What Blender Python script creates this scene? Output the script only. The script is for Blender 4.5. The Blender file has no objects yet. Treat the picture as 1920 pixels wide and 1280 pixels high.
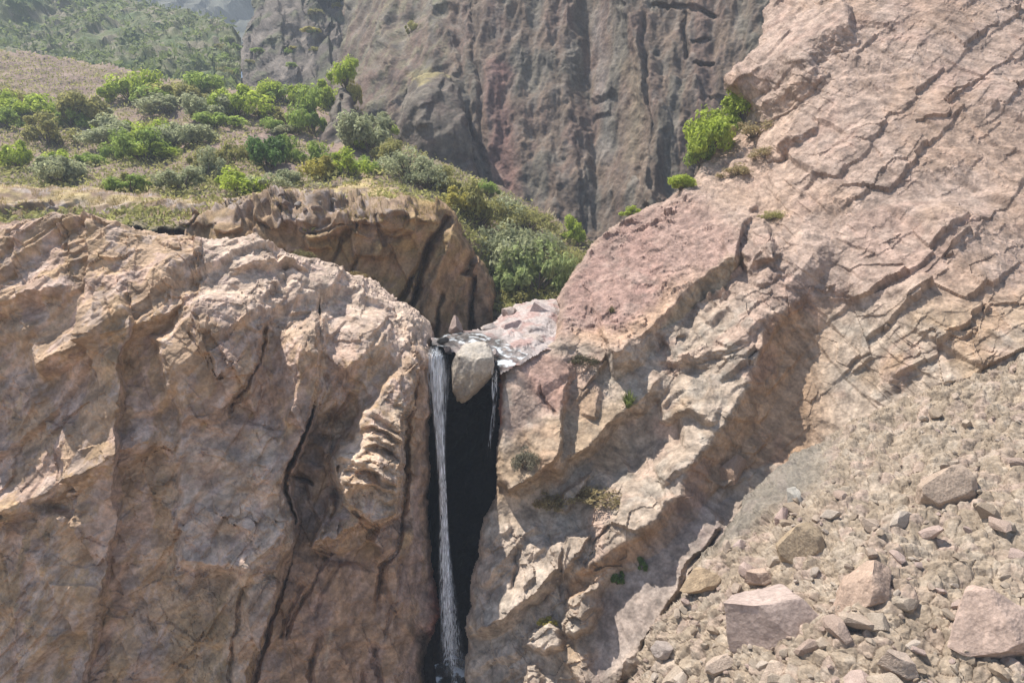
import bpy, bmesh, math, random
import numpy as np
from mathutils import Vector, Matrix

R = math.radians
scene = bpy.context.scene
COL = scene.collection
rng = np.random.default_rng(7)
random.seed(7)

# ------------------------------------------------------------------ camera
PITCH = R(4.0)
FPX = 1300.0
CP, SP = math.cos(PITCH), math.sin(PITCH)
cam_d = bpy.data.cameras.new("camera")
cam_d.sensor_width = 36.0
cam_d.lens = FPX / 1920.0 * 36.0
cam_d.clip_start = 0.1
cam_d.clip_end = 5000.0
cam = bpy.data.objects.new("camera", cam_d)
COL.objects.link(cam)
cam.location = (0, 0, 0)
cam.rotation_euler = (R(90) - PITCH, 0, 0)
scene.camera = cam


def ray(px, py):
    u = (np.asarray(px, float) - 960.0) / FPX
    v = (640.0 - np.asarray(py, float)) / FPX
    dy = v * SP + CP
    dz = v * CP - SP
    return u / dy, dz / dy


def at(px, py, Y):
    rx, rz = ray(px, py)
    return Vector((float(rx * Y), float(Y), float(rz * Y)))


# ------------------------------------------------------------------ noise
_rt = np.random.default_rng(11)
PERM = _rt.permutation(256).astype(np.int32)
PERM = np.concatenate([PERM, PERM, PERM])
GR = _rt.normal(size=(256, 3)).astype(np.float32)
GR /= np.linalg.norm(GR, axis=1)[:, None]
RV = _rt.random(size=(256, 3)).astype(np.float32)
RV2 = _rt.normal(size=(256, 3)).astype(np.float32)


def hsh(i, j, k):
    return PERM[PERM[PERM[i & 255] + (j & 255)] + (k & 255)]


def perlin(P, seed=0):
    P = P.astype(np.float32) + np.float32(seed * 17.37)
    I = np.floor(P).astype(np.int32)
    F = P - I
    U = F * F * F * (F * (F * 6 - 15) + 10)
    out = np.zeros(len(P), np.float32)
    for a in (0, 1):
        wa = U[:, 0] if a else 1 - U[:, 0]
        for b in (0, 1):
            wb = U[:, 1] if b else 1 - U[:, 1]
            for c in (0, 1):
                wc = U[:, 2] if c else 1 - U[:, 2]
                g = GR[hsh(I[:, 0] + a, I[:, 1] + b, I[:, 2] + c)]
                d = g[:, 0] * (F[:, 0] - a) + g[:, 1] * (F[:, 1] - b) + g[:, 2] * (F[:, 2] - c)
                out += wa * wb * wc * d
    return out * 1.5


def fbm(P, octv=4, seed=0, gain=0.5, ridged=False):
    out = np.zeros(len(P), np.float32)
    a, f = 1.0, 1.0
    for o in range(octv):
        n = perlin(P * f, seed + o)
        if ridged:
            n = 1 - 2 * np.abs(n) * 1.4
        out += a * n
        a *= gain
        f *= 2.03
    return out


def facets(P, seed=0, tilt=0.55, off=0.35, k=1.1):
    """fractured planes: lower envelope of one tilted plane per cell, which leaves flat faces with sharp edges"""
    P = P.astype(np.float32) + np.float32(seed * 9.71)
    I = np.floor(P).astype(np.int32)
    F = P - I
    n = len(P)
    d1 = np.full(n, 9.0, np.float32)
    d2 = np.full(n, 9.0, np.float32)
    idx = np.zeros(n, np.int32)
    best = np.full(n, 99.0, np.float32)
    for a in (-1, 0, 1):
        for b in (-1, 0, 1):
            for c in (-1, 0, 1):
                h = hsh(I[:, 0] + a, I[:, 1] + b, I[:, 2] + c)
                D = RV[h] + np.array([a, b, c], np.float32) - F
                d = np.sqrt((D * D).sum(1))
                m = d < d1
                d2 = np.where(m, d1, np.minimum(d2, d))
                idx = np.where(m, h, idx)
                d1 = np.where(m, d, d1)
                q = (D * GR[(h + 31) & 255]).sum(1) * tilt + (RV[h, 0] - 0.5) * off + k * d
                best = np.minimum(best, q)
    crack = np.clip((d2 - d1) / 0.07, 0, 1)
    return best - k * d1, crack, RV[(idx + 77) & 255, 1]


def rotm(ax, ay, az):
    return np.array(Matrix.Rotation(R(az), 3, 'Z') @ Matrix.Rotation(R(ay), 3, 'Y') @ Matrix.Rotation(R(ax), 3, 'X'), np.float32)


def sst(x, a=0.0, b=1.0):
    t = np.clip((x - a) / (b - a), 0, 1)
    return t * t * (3 - 2 * t)


# ------------------------------------------------------------------ custom properties
def tag(o, label=None, cat=None, group=None, kind=None):
    if label: o["label"] = label
    if cat: o["category"] = cat
    if group: o["group"] = group
    if kind: o["kind"] = kind
    return o


def link_mesh(name, verts, faces, mat, parent=None, smooth=False):
    me = bpy.data.meshes.new(name)
    me.from_pydata([tuple(v) for v in verts], [], faces)
    me.materials.append(mat)
    me.update()
    if smooth:
        me.polygons.foreach_set("use_smooth", np.ones(len(me.polygons), bool))
    o = bpy.data.objects.new(name, me)
    COL.objects.link(o)
    if parent: o.parent = parent
    return o


# ------------------------------------------------------------------ materials
def new_mat(name):
    m = bpy.data.materials.new(name)
    m.use_nodes = True
    nt = m.node_tree
    b = nt.nodes["Principled BSDF"]
    return m, nt, b


def rock_mat(name, rough=0.88, scale=1.0, bump=0.55, spec=0.2, contrast=0.34, bdist=0.035):
    m, nt, b = new_mat(name)
    N, L = nt.nodes, nt.links
    at_ = N.new("ShaderNodeAttribute"); at_.attribute_name = "tint"
    tc = N.new("ShaderNodeTexCoord")
    n1 = N.new("ShaderNodeTexNoise"); n1.inputs["Scale"].default_value = 7.0 * scale
    n1.inputs["Detail"].default_value = 8; n1.inputs["Roughness"].default_value = 0.68
    n2 = N.new("ShaderNodeTexNoise"); n2.inputs["Scale"].default_value = 1.1 * scale
    n2.inputs["Detail"].default_value = 5; n2.inputs["Distortion"].default_value = 0.6
    for n in (n1, n2): L.new(tc.outputs["Object"], n.inputs["Vector"])
    mr = N.new("ShaderNodeMapRange"); mr.inputs[1].default_value = 0.28; mr.inputs[2].default_value = 0.72
    mr.inputs[3].default_value = 1 - contrast; mr.inputs[4].default_value = 1 + contrast
    L.new(n1.outputs["Fac"], mr.inputs[0])
    mr2 = N.new("ShaderNodeMapRange"); mr2.inputs[1].default_value = 0.3; mr2.inputs[2].default_value = 0.7
    mr2.inputs[3].default_value = 0.86; mr2.inputs[4].default_value = 1.14
    L.new(n2.outputs["Fac"], mr2.inputs[0])
    mu = N.new("ShaderNodeMath"); mu.operation = "MULTIPLY"
    L.new(mr.outputs[0], mu.inputs[0]); L.new(mr2.outputs[0], mu.inputs[1])
    vm = N.new("ShaderNodeVectorMath"); vm.operation = "SCALE"
    L.new(at_.outputs["Color"], vm.inputs[0]); L.new(mu.outputs[0], vm.inputs["Scale"])
    L.new(vm.outputs[0], b.inputs["Base Color"])
    vo = N.new("ShaderNodeTexVoronoi"); vo.inputs["Scale"].default_value = 7.0 * scale
    vo.feature = "F1"
    L.new(tc.outputs["Object"], vo.inputs["Vector"])
    n3 = N.new("ShaderNodeTexNoise"); n3.inputs["Scale"].default_value = 14.0 * scale
    n3.inputs["Detail"].default_value = 6; n3.inputs["Roughness"].default_value = 0.7
    L.new(tc.outputs["Object"], n3.inputs["Vector"])
    ad = N.new("ShaderNodeMath"); ad.operation = "ADD"
    L.new(vo.outputs["Distance"], ad.inputs[0]); L.new(n3.outputs["Fac"], ad.inputs[1])
    bp = N.new("ShaderNodeBump"); bp.inputs["Strength"].default_value = bump; bp.inputs["Distance"].default_value = bdist
    L.new(ad.outputs[0], bp.inputs["Height"])
    L.new(bp.outputs[0], b.inputs["Normal"])
    b.inputs["Roughness"].default_value = rough
    b.inputs["Specular IOR Level"].default_value = spec
    return m


M_ROCK = rock_mat("rock")
M_WET = rock_mat("wet_rock", rough=0.6, spec=0.04, contrast=0.4)
M_CLIFF = rock_mat("far_rock", scale=0.35, bump=0.5, bdist=0.15)
M_SOIL = rock_mat("soil", scale=0.8, bump=0.6, bdist=0.08, contrast=0.4)
M_SCREE = rock_mat("scree_stone", scale=1.6, bump=0.5, bdist=0.03, contrast=0.3)


def object_tint_rock(name, scale=1.6):
    """rock whose tint is carried by the object's own colour"""
    m = rock_mat(name, scale=scale, bump=0.5, bdist=0.03)
    nt = m.node_tree
    a = [n for n in nt.nodes if n.bl_idname == "ShaderNodeAttribute"][0]
    oi = nt.nodes.new("ShaderNodeObjectInfo")
    for l in list(nt.links):
        if l.from_node == a:
            nt.links.new(oi.outputs["Color"], l.to_socket)
    nt.nodes.remove(a)
    return m


M_STONE = object_tint_rock("loose_stone", 2.2)


def leaf_mat():
    m, nt, b = new_mat("leaf")
    N, L = nt.nodes, nt.links
    oi = N.new("ShaderNodeObjectInfo")
    ge = N.new("ShaderNodeNewGeometry")
    mr = N.new("ShaderNodeMapRange"); mr.inputs[3].default_value = 0.6; mr.inputs[4].default_value = 1.35
    L.new(ge.outputs["Random Per Island"], mr.inputs[0])
    vm = N.new("ShaderNodeVectorMath"); vm.operation = "SCALE"
    L.new(oi.outputs["Color"], vm.inputs[0]); L.new(mr.outputs[0], vm.inputs["Scale"])
    L.new(vm.outputs[0], b.inputs["Base Color"])
    b.inputs["Roughness"].default_value = 0.6
    b.inputs["Specular IOR Level"].default_value = 0.2
    tr = N.new("ShaderNodeBsdfTranslucent")
    L.new(vm.outputs[0], tr.inputs["Color"])
    mx = N.new("ShaderNodeMixShader"); mx.inputs[0].default_value = 0.5
    out = N["Material Output"]
    L.new(b.outputs[0], mx.inputs[1]); L.new(tr.outputs[0], mx.inputs[2]); L.new(mx.outputs[0], out.inputs["Surface"])
    return m


M_LEAF = leaf_mat()
M_STEM, _nt, _b = new_mat("woody_stem")
_n = _nt.nodes.new("ShaderNodeTexNoise"); _n.inputs["Scale"].default_value = 18
_r = _nt.nodes.new("ShaderNodeValToRGB")
_r.color_ramp.elements[0].color = (0.07, 0.05, 0.035, 1); _r.color_ramp.elements[1].color = (0.2, 0.16, 0.12, 1)
_nt.links.new(_n.outputs["Fac"], _r.inputs[0]); _nt.links.new(_r.outputs[0], _b.inputs["Base Color"])
_b.inputs["Roughness"].default_value = 0.9


def water_mat(name, color, alpha_lo, alpha_hi, rough, scale, stretch):
    m, nt, b = new_mat(name)
    N, L = nt.nodes, nt.links
    tc = N.new("ShaderNodeTexCoord")
    mp = N.new("ShaderNodeMapping"); mp.inputs["Scale"].default_value = stretch
    n = N.new("ShaderNodeTexNoise"); n.inputs["Scale"].default_value = scale; n.inputs["Detail"].default_value = 6
    L.new(tc.outputs["Object"], mp.inputs[0]); L.new(mp.outputs[0], n.inputs["Vector"])
    mr = N.new("ShaderNodeMapRange"); mr.inputs[1].default_value = 0.42; mr.inputs[2].default_value = 0.62
    mr.inputs[3].default_value = alpha_lo; mr.inputs[4].default_value = alpha_hi
    L.new(n.outputs["Fac"], mr.inputs[0]); L.new(mr.outputs[0], b.inputs["Alpha"])
    b.inputs["Base Color"].default_value = color
    b.inputs["Roughness"].default_value = rough
    bp = N.new("ShaderNodeBump"); bp.inputs["Strength"].default_value = 0.6; bp.inputs["Distance"].default_value = 0.06
    L.new(n.outputs["Fac"], bp.inputs["Height"]); L.new(bp.outputs[0], b.inputs["Normal"])
    return m


# ------------------------------------------------------------------ relief of a rock mass
class Mass:
    """A rock mass sculpted as a dense relief: outline, base form, ledges, cracks, then rock noise along the normals."""

    def __init__(self, poly, step=1.9, warp=(7, 45, 2.5, 12), seed=1, margin=0):
        self.step = step
        p = np.array(poly, float)
        x0, y0 = p.min(0) - 4 - margin
        x1, y1 = p.max(0) + 4 + margin
        xs = np.arange(x0, x1, step)
        ys = np.arange(y0, y1, step)
        self.PX, self.PY = np.meshgrid(xs, ys)
        self.shape = self.PX.shape
        self.px, self.py = self.PX.ravel(), self.PY.ravel()
        q = np.stack([self.px, self.py, np.full_like(self.px, seed * 3.1)], 1)

        def wv(s):
            return (warp[0] * fbm(q / warp[1], 2, seed + s) + warp[2] * fbm(q / warp[3], 2, seed + s + 5))
        self.wx = self.px + wv(0)
        self.wy = self.py + wv(20)
        self.sd = self.poly_sd(poly)
        self.Y = np.zeros_like(self.px)

    def poly_sd(self, poly):
        x, y = self.wx, self.wy
        d = np.full(len(x), 1e9)
        ins = np.zeros(len(x), bool)
        n = len(poly)
        for i in range(n):
            ax, ay = poly[i]
            bx, by = poly[(i + 1) % n]
            ex, ey = bx - ax, by - ay
            t = np.clip(((x - ax) * ex + (y - ay) * ey) / (ex * ex + ey * ey + 1e-9), 0, 1)
            dd = np.hypot(x - ax - t * ex, y - ay - t * ey)
            d = np.minimum(d, dd)
            c = (ay > y) != (by > y)
            if by != ay:
                ins ^= c & (x < (bx - ax) * (y - ay) / (by - ay) + ax)
        return np.where(ins, d, -d)

    def base(self, ctrl):
        c = np.array(ctrl, float)
        X = c[:, :2] / 300.0
        n = len(c)
        D = np.linalg.norm(X[:, None] - X[None], axis=2)
        K = D * D * np.log(D + 1e-9)
        K += np.eye(n) * 1e-3
        A = np.zeros((n + 3, n + 3))
        A[:n, :n] = K
        A[:n, n] = 1; A[:n, n + 1:] = X
        A[n, :n] = 1; A[n + 1:, :n] = X.T
        w = np.linalg.solve(A, np.concatenate([c[:, 2], [0, 0, 0]]))
        gx, gy = self.px / 300, self.py / 300
        out = w[n] + w[n + 1] * gx + w[n + 2] * gy
        for i in range(n):
            r2 = (gx - X[i, 0]) ** 2 + (gy - X[i, 1]) ** 2
            out += w[i] * 0.5 * r2 * np.log(r2 + 1e-12)
        self.Y = out
        self.Y0 = out.copy()
        return self

    def line(self, pts, reach):
        """nearest distance, side (+ = left of travel, i.e. upward when drawn left to right) and position along a polyline"""
        p = np.array(pts, float)
        lo, hi = p.min(0) - reach, p.max(0) + reach
        m = np.nonzero((self.wx > lo[0]) & (self.wx < hi[0]) & (self.wy > lo[1]) & (self.wy < hi[1]))[0]
        x, y = self.wx[m], self.wy[m]
        d = np.full(len(m), 1e9); side = np.zeros(len(m)); t_ = np.zeros(len(m))
        seg = np.linalg.norm(np.diff(p, axis=0), axis=1)
        tot = seg.sum(); acc = 0
        for i in range(len(p) - 1):
            ex, ey = p[i + 1] - p[i]
            t = np.clip(((x - p[i, 0]) * ex + (y - p[i, 1]) * ey) / (ex * ex + ey * ey), 0, 1)
            qx, qy = x - p[i, 0] - t * ex, y - p[i, 1] - t * ey
            dd = np.hypot(qx, qy)
            k = dd < d - 1e-9
            d[k] = dd[k]
            side[k] = (qx * ey - qy * ex)[k]
            t_[k] = ((acc + t * seg[i]) / tot)[k]
            acc += seg[i]
        return m, d, side, t_

    def ledge(self, pts, h, wu, wd, taper=0.12, power=1.0):
        """crest standing h metres proud; falls off over wu px on the upper (left-of-travel) side, wd px on the other"""
        m, d, side, t = self.line(pts, max(wu, wd))
        w = np.where(side > 0, wu, wd)
        f = np.clip(1 - d / w, 0, 1) ** power
        tp = sst(np.minimum(t, 1 - t), 0, taper) if taper > 0 else 1.0
        self.Y[m] -= h * f * tp
        return self

    def crack(self, pts, depth, w=5, taper=0.1):
        return self.ledge(pts, -depth, w, w, taper)

    def plate(self, poly, h, bevel=12):
        sd = self.poly_sd(poly)
        self.Y -= h * sst(sd, -bevel * 0.25, bevel)
        return self

    def tilt_plate(self, poly, h0, gx, gy, bevel=8):
        """plate whose lift grows along (gx, gy) metres per 100 px from its centroid"""
        sd = self.poly_sd(poly)
        c = np.mean(np.array(poly), 0)
        lift = h0 + (self.wx - c[0]) * gx / 100 + (self.wy - c[1]) * gy / 100
        self.Y -= lift * sst(sd, -bevel * 0.25, bevel)
        return self

    def roll(self, w, depth):
        t = np.clip(1 - self.sd / w, 0, 1)
        self.Y += depth * (1 - np.sqrt(np.maximum(1 - t * t, 0)))
        return self

    def solve(self):
        rx, rz = ray(self.px, self.py)
        self.P = np.stack([rx * self.Y, self.Y, rz * self.Y], 1).astype(np.float32)
        # noise is laid on along the normals of the broad form, so sharp ledges stay sharp
        G = np.stack([rx * self.Y0, self.Y0, rz * self.Y0], 1).astype(np.float32).reshape(*self.shape, 3)
        n = np.cross(np.gradient(G, axis=0), np.gradient(G, axis=1)).reshape(-1, 3)
        n /= np.linalg.norm(n, axis=1)[:, None] + 1e-12
        s = np.sign(-(n * self.P).sum(1))
        self.N = n * s[:, None]
        return self

    def smooth_normals(self, it=4):
        G = self.N.reshape(*self.shape, 3)
        for _ in range(it):
            H = G.copy()
            H[1:-1, 1:-1] = (G[1:-1, 1:-1] * 2 + G[:-2, 1:-1] + G[2:, 1:-1] + G[1:-1, :-2] + G[1:-1, 2:]) / 6
            G = H
        n = G.reshape(-1, 3)
        self.N = n / (np.linalg.norm(n, axis=1)[:, None] + 1e-9)
        return self

    def push(self, d):
        self.P = self.P + self.N * np.asarray(d, np.float32)[:, None]
        return self

    def mask(self, pts, w, taper=0.1):
        m, d, s, t = self.line(pts, w)
        out = np.zeros(len(self.px), np.float32)
        f = sst(1 - d / w)
        if taper: f = f * sst(np.minimum(t, 1 - t), 0, taper)
        out[m] = f
        return out

    def pmask(self, poly, soft=20):
        return sst(self.poly_sd(poly), -soft, soft).astype(np.float32)

    def pick(self, px, py):
        i = np.argmin((self.px - px) ** 2 + (self.py - py) ** 2 + (self.sd < 1) * 1e7)
        return Vector(self.P[i].tolist())

    def build(self, name, mat, color, thick=6.0, inset=8.0, smooth=False, max_stretch=None):
        ny, nx = self.shape
        ok = (self.sd > 0).reshape(self.shape)
        q = ok[:-1, :-1] & ok[1:, :-1] & ok[:-1, 1:] & ok[1:, 1:]
        idx = np.arange(ny * nx).reshape(self.shape)
        F = np.stack([idx[:-1, :-1][q], idx[1:, :-1][q], idx[1:, 1:][q], idx[:-1, 1:][q]], 1)
        # boundary edges -> skirt running back into the hill
        E = np.concatenate([F[:, [0, 1]], F[:, [1, 2]], F[:, [2, 3]], F[:, [3, 0]]])
        key = np.sort(E, 1)
        k = key[:, 0].astype(np.int64) * (ny * nx) + key[:, 1]
        _, inv, cnt = np.unique(k, return_inverse=True, return_counts=True)
        B = E[cnt[inv] == 1]
        bv = np.unique(B)
        gy, gx = np.gradient(self.sd.reshape(self.shape))
        gn = np.hypot(gx, gy) + 1e-6
        gx, gy = (gx / gn).ravel(), (gy / gn).ravel()
        V = self.P
        rows = []
        nb = len(bv)
        for s, ins in ((0.35, 0.3), (1.0, 1.0)):
            bx, by = self.px[bv] + gx[bv] * inset * ins, self.py[bv] + gy[bv] * inset * ins
            rx, rz = ray(bx, by)
            Yb = V[bv, 1] + thick * s
            rows.append(np.stack([rx * Yb, Yb, rz * Yb], 1))
        allV = np.concatenate([V] + rows).astype(np.float32)
        mp = np.full(ny * nx, -1, np.int64)
        mp[bv] = np.arange(nb)
        base = ny * nx
        a, b = B[:, 0], B[:, 1]
        S1 = np.stack([b, a, base + mp[a], base + mp[b]], 1)
        S2 = np.stack([base + mp[b], base + mp[a], base + nb + mp[a], base + nb + mp[b]], 1)
        FF = np.concatenate([F, S1, S2])
        CC = np.concatenate([color, color[bv], color[bv]])
        used = np.unique(FF)
        rm = np.full(len(allV), -1, np.int64)
        rm[used] = np.arange(len(used))
        FF = rm[FF]
        VV = allV[used]
        CC = CC[used]
        me = bpy.data.meshes.new(name)
        me.vertices.add(len(VV)); me.vertices.foreach_set("co", VV.ravel())
        me.loops.add(FF.size); me.loops.foreach_set("vertex_index", FF.ravel().astype(np.int32))
        me.polygons.add(len(FF))
        me.polygons.foreach_set("loop_start", np.arange(0, FF.size, 4, dtype=np.int32))
        me.polygons.foreach_set("use_smooth", np.full(len(FF), smooth))
        me.update(calc_edges=True)
        at_ = me.color_attributes.new("tint", "FLOAT_COLOR", "POINT")
        at_.data.foreach_set("color", np.concatenate([CC, np.ones((len(CC), 1))], 1).astype(np.float32).ravel())
        me.materials.append(mat)
        o = bpy.data.objects.new(name, me)
        COL.objects.link(o)
        return o


def mixc(c, m, col):
    m = np.clip(m, 0, 1)[:, None]
    return c * (1 - m) + np.array(col, np.float32)[None] * m


TAN = (0.34, 0.255, 0.18)
PINK = (0.34, 0.215, 0.175)
PALE = (0.46, 0.38, 0.31)
RUST = (0.25, 0.125, 0.05)
MUST = (0.24, 0.165, 0.075)
LAV = (0.33, 0.265, 0.255)
GREY = (0.28, 0.26, 0.225)
BROWN = (0.17, 0.115, 0.075)
DARK = (0.045, 0.038, 0.035)


def full(M, col):
    return np.tile(np.array(col, np.float32), (len(M.px), 1))


def pleat(P, n, lam, amp, seed, asym=0.2, warp=0.8):
    """one set of joint faces: planes that swell along n and break back, each band with its own height, dying out here and there"""
    n = np.array(n, np.float32); n /= np.linalg.norm(n)
    u = (P @ n) / lam + warp * perlin(P / (4.0 * lam), seed) + 0.05 * perlin(P / (0.35 * lam), seed + 2)
    k = np.floor(u); u = u - k
    h = RV[(k.astype(np.int32) * 29 + seed * 7) & 255, 1]
    mod = sst(perlin(P / (1.8 * lam) + (h * 40)[:, None], seed + 5), -0.3, 0.3)
    a = np.clip(asym * (0.5 + h), 0.05, 0.9)
    prof = np.where(u < 1 - a, u / (1 - a), (1 - u) / a)
    return (lam * amp * (0.35 + 0.9 * h) * mod * prof).astype(np.float32)


def rock_noise(M, bed, s=1.0, seed=0, a=(1.0, 1.0, 1.0, 1.0), along=2.4):
    """jointed rock: three families of joint faces at falling sizes, in the frame of the bedding, plus grain"""
    Q = M.P @ bed.T
    Q = Q * np.array([1 / along, 1, 1], np.float32)
    fams = [((0.15, 0.25, -1), 0.07), ((0.9, 0.35, 0.35), 0.16), ((-0.75, 0.4, -0.6), 0.13)]
    d = np.zeros(len(Q), np.float32)
    rough = 0.35 + 0.9 * sst(fbm(Q / (4.0 * s), 2, seed + 7), -0.35, 0.45)
    rs_ = np.random.default_rng(seed)
    for li, (lam, amp) in enumerate(((2.6, 0.13), (1.1, 0.15), (0.5, 0.16), (0.24, 0.15))):
        for fi, (n, asym) in enumerate(fams):
            n = np.array(n) + rs_.normal(size=3) * 0.22
            w = a[li] if li else a[0]
            d += w * (rough if li > 1 else 1.0) * pleat(Q, n, lam * s, amp, seed + li * 13 + fi * 5, asym)
    n_ = fbm(Q / (0.4 * s), 4, seed + 4, 0.6)
    d += 0.018 * s * n_
    d *= 0.3 + 0.7 * sst(M.sd, 0, 14)
    r1 = 0.5 + fbm(Q / (1.5 * s), 3, seed + 61)
    r2 = np.clip(0.5 + 0.9 * fbm(Q / (0.45 * s), 4, seed + 62, 0.6), 0, 1)
    return d, (r1, r2, r2), n_


def strata(M, n, period, amp, seed, warp=0.3, drop=0.055, jump=1.0):
    """bedding steps: the rock swells along n, then breaks off sharply"""
    n = np.array(n, np.float32); n /= np.linalg.norm(n)
    P = M.P
    f, cr, hb = facets(P / (2.4 * period), seed)
    f2, cr2, hb2 = facets(P / (0.8 * period), seed + 1)
    u = (P @ n) / period + warp * fbm(P / (6 * period), 2, seed) + jump * (0.9 * hb + 0.25 * hb2) + 0.04 * perlin(P / (0.25 * period), seed + 3)
    k = np.floor(u); u = u - k
    ids = k.astype(np.int32)
    h = RV[(ids * 37 + seed) & 255, 0]
    mod = sst(perlin(P / (3.0 * period) + (h * 50)[:, None], seed + 9), -0.25, 0.4) * (0.5 + hb2)
    prof = np.where(u < 1 - drop, u / (1 - drop), (1 - u) / drop)
    return (amp * (0.3 + h) * mod * prof * sst(M.sd, 0, 14)).astype(np.float32), h


def tint_noise(M, scale, seed):
    return fbm(M.P / scale, 4, seed, 0.55)


# ================================================================== LEFT CLIFF
L_POLY = [(-260, 380), (-60, 430), (150, 405), (300, 440), (420, 452), (470, 442), (520, 470), (562, 480), (620, 505), (660, 514),
          (700, 533), (745, 560), (775, 583), (800, 605), (811, 632), (809, 760), (804, 880), (805, 1000), (814, 1090),
          (826, 1150), (802, 1200), (797, 1280), (800, 1440), (-260, 1440)]
L = Mass(L_POLY, seed=1)
L.base([(-250, 420, 27.0), (-250, 900, 25.0), (-250, 1430, 24.0), (100, 440, 27.6), (100, 900, 25.4), (100, 1430, 24.6),
        (420, 470, 28.6), (420, 600, 26.6), (420, 800, 26.2), (420, 1050, 25.8), (420, 1430, 25.2),
        (560, 500, 30.2), (560, 620, 27.9), (560, 800, 27.5), (560, 1000, 27.1), (540, 1250, 26.6), (560, 1430, 26.2),
        (680, 530, 32.4), (680, 610, 29.6), (680, 700, 28.5), (680, 900, 28.1), (660, 1100, 27.4), (660, 1430, 26.7),
        (780, 600, 32.2), (785, 660, 30.2), (780, 760, 29.3), (780, 1000, 28.9), (780, 1200, 28.4), (780, 1430, 27.9)])
# left blocks
L.plate([(380, 556), (465, 563), (508, 608), (494, 668), (466, 728), (424, 778), (340, 800), (300, 640)], 0.8, 22)
L.tilt_plate([(330, 800), (430, 760), (500, 775), (545, 850), (538, 900), (545, 985), (530, 1050), (470, 1075), (330, 1060)], 0.75, 0, 0.3, 22)
L.ledge([(300, 1075), (430, 1060), (510, 1030), (540, 985)], 0.4, 60, 18)
L.ledge([(60, 700), (180, 640), (300, 600), (370, 560)], 0.9, 120, 30)
L.ledge([(-100, 1000), (80, 930), (210, 860), (330, 790)], 1.0, 130, 30)
L.ledge([(-100, 620), (60, 560), (160, 540)], 0.7, 80, 30)
L.ledge([(140, 1440), (190, 1150), (236, 960), (226, 800), (250, 640), (235, 500)], 0.8, 120, 14)
L.ledge([(420, 640), (470, 628), (500, 640)], 0.15, 25, 12)
# main crack: left block stands proud of the central pillar
L.ledge([(588, 590), (596, 680), (582, 780), (556, 850), (541, 890), (549, 960), (546, 1010), (530, 1060), (500, 1150), (462, 1275), (430, 1440)], 1.35, 10, 100, 0.06)
L.crack([(585, 560), (590, 620), (598, 680), (590, 735), (573, 790), (543, 865), (537, 890), (545, 960), (550, 1010)], 1.0, 7)
L.crack([(498, 610), (482, 676), (464, 698), (427, 772)], 0.6, 6)
L.ledge([(512, 840), (535, 795), (556, 720), (560, 640)], 0.45, 8, 70)
L.crack([(536, 884), (560, 896), (592, 903)], 0.6, 7)
L.ledge([(600, 900), (612, 820), (640, 740), (660, 660)], 0.5, 60, 10)
L.crack([(540, 1030), (506, 1150), (468, 1275), (440, 1440)], 1.1, 11, 0.05)
# recess to the left of the stepped pillar
L.ledge([(640, 690), (610, 800), (590, 880)], -0.7, 60, 40)
# stepped pillar
L.tilt_plate([(692, 742), (722, 702), (766, 684), (771, 722), (757, 790), (752, 880), (742, 965), (690, 985), (636, 935), (608, 862), (640, 815), (664, 782)], 1.6, 0.2, 0.9, 16)
L.ledge([(700, 735), (725, 700), (768, 686)], 0.35, 22, 60)
L.ledge([(664, 770), (690, 768), (715, 780), (755, 808)], 0.55, 40, 10)
rl = np.random.default_rng(9)
for k, (dy, hh) in enumerate([(22, .4), (40, .22), (53, .4), (76, .3), (88, .2), (112, .45), (130, .3)]):
    j = rl.uniform(-9, 9, 8)
    x0_ = 668 - k * 10 + rl.uniform(0, 30)
    L.ledge([(x0_, 766 + dy + j[0]), (694 - k * 3 + j[1], 768 + dy + j[2]), (718 + j[3], 780 + dy + j[4]), (738 + j[5], 795 + dy + j[6]), (rl.uniform(745, 760), 806 + dy + j[7])], hh * rl.uniform(0.8, 1.6), 24, 6, 0.25)
L.ledge([(606, 862), (625, 846), (660, 850), (690, 872), (740, 900)], 0.5, 40, 12)
L.ledge([(640, 925), (668, 900), (700, 912), (735, 935)], 0.35, 25, 12)
# lower slab of the pillar
L.tilt_plate([(586, 1022), (596, 975), (612, 925), (640, 922), (676, 965), (660, 985), (628, 1012)], 1.5, 0.4, 1.3, 9)
L.ledge([(588, 1024), (630, 1006), (678, 966)], 0.6, 40, 26)
L.ledge([(630, 1022), (690, 1010), (738, 985)], 0.3, 50, 14)
# right pillar
L.crack([(768, 690), (768, 740), (758, 800), (756, 900), (742, 1000), (716, 1065), (700, 1160)], 0.55, 8)
L.ledge([(772, 640), (780, 800), (775, 1000), (770, 1250)], 0.25, 40, 24)
# long slanted joints low on the wall
for p, dd in (([(614, 1030), (590, 1080), (556, 1145), (538, 1195)], .3), ([(566, 1085), (545, 1140), (525, 1190)], .25),
              ([(640, 1035), (606, 1105), (585, 1160)], .18), ([(745, 1050), (738, 1110), (720, 1200)], .2), ([(690, 1240), (672, 1300), (660, 1420)], .3)):
    L.crack(p, dd, 6)
L.ledge([(530, 1200), (600, 1175), (670, 1165)], 0.12, 40, 9)
L.ledge([(560, 1225), (650, 1200), (720, 1205), (790, 1190)], 0.12, 40, 9)
# top blocks
L.ledge([(420, 520), (470, 500), (540, 505), (575, 520)], 0.5, 40, 14)
L.ledge([(470, 446), (510, 475), (535, 490)], 0.5, 25, 16)
L.ledge([(560, 540), (620, 560), (660, 590), (705, 640), (760, 680)], 0.45, 60, 20)
L.ledge([(640, 545), (700, 575), (745, 615), (775, 650)], 0.3, 45, 14)
L.ledge([(690, 660), (725, 672), (752, 700)], 0.3, 40, 14)
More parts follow.
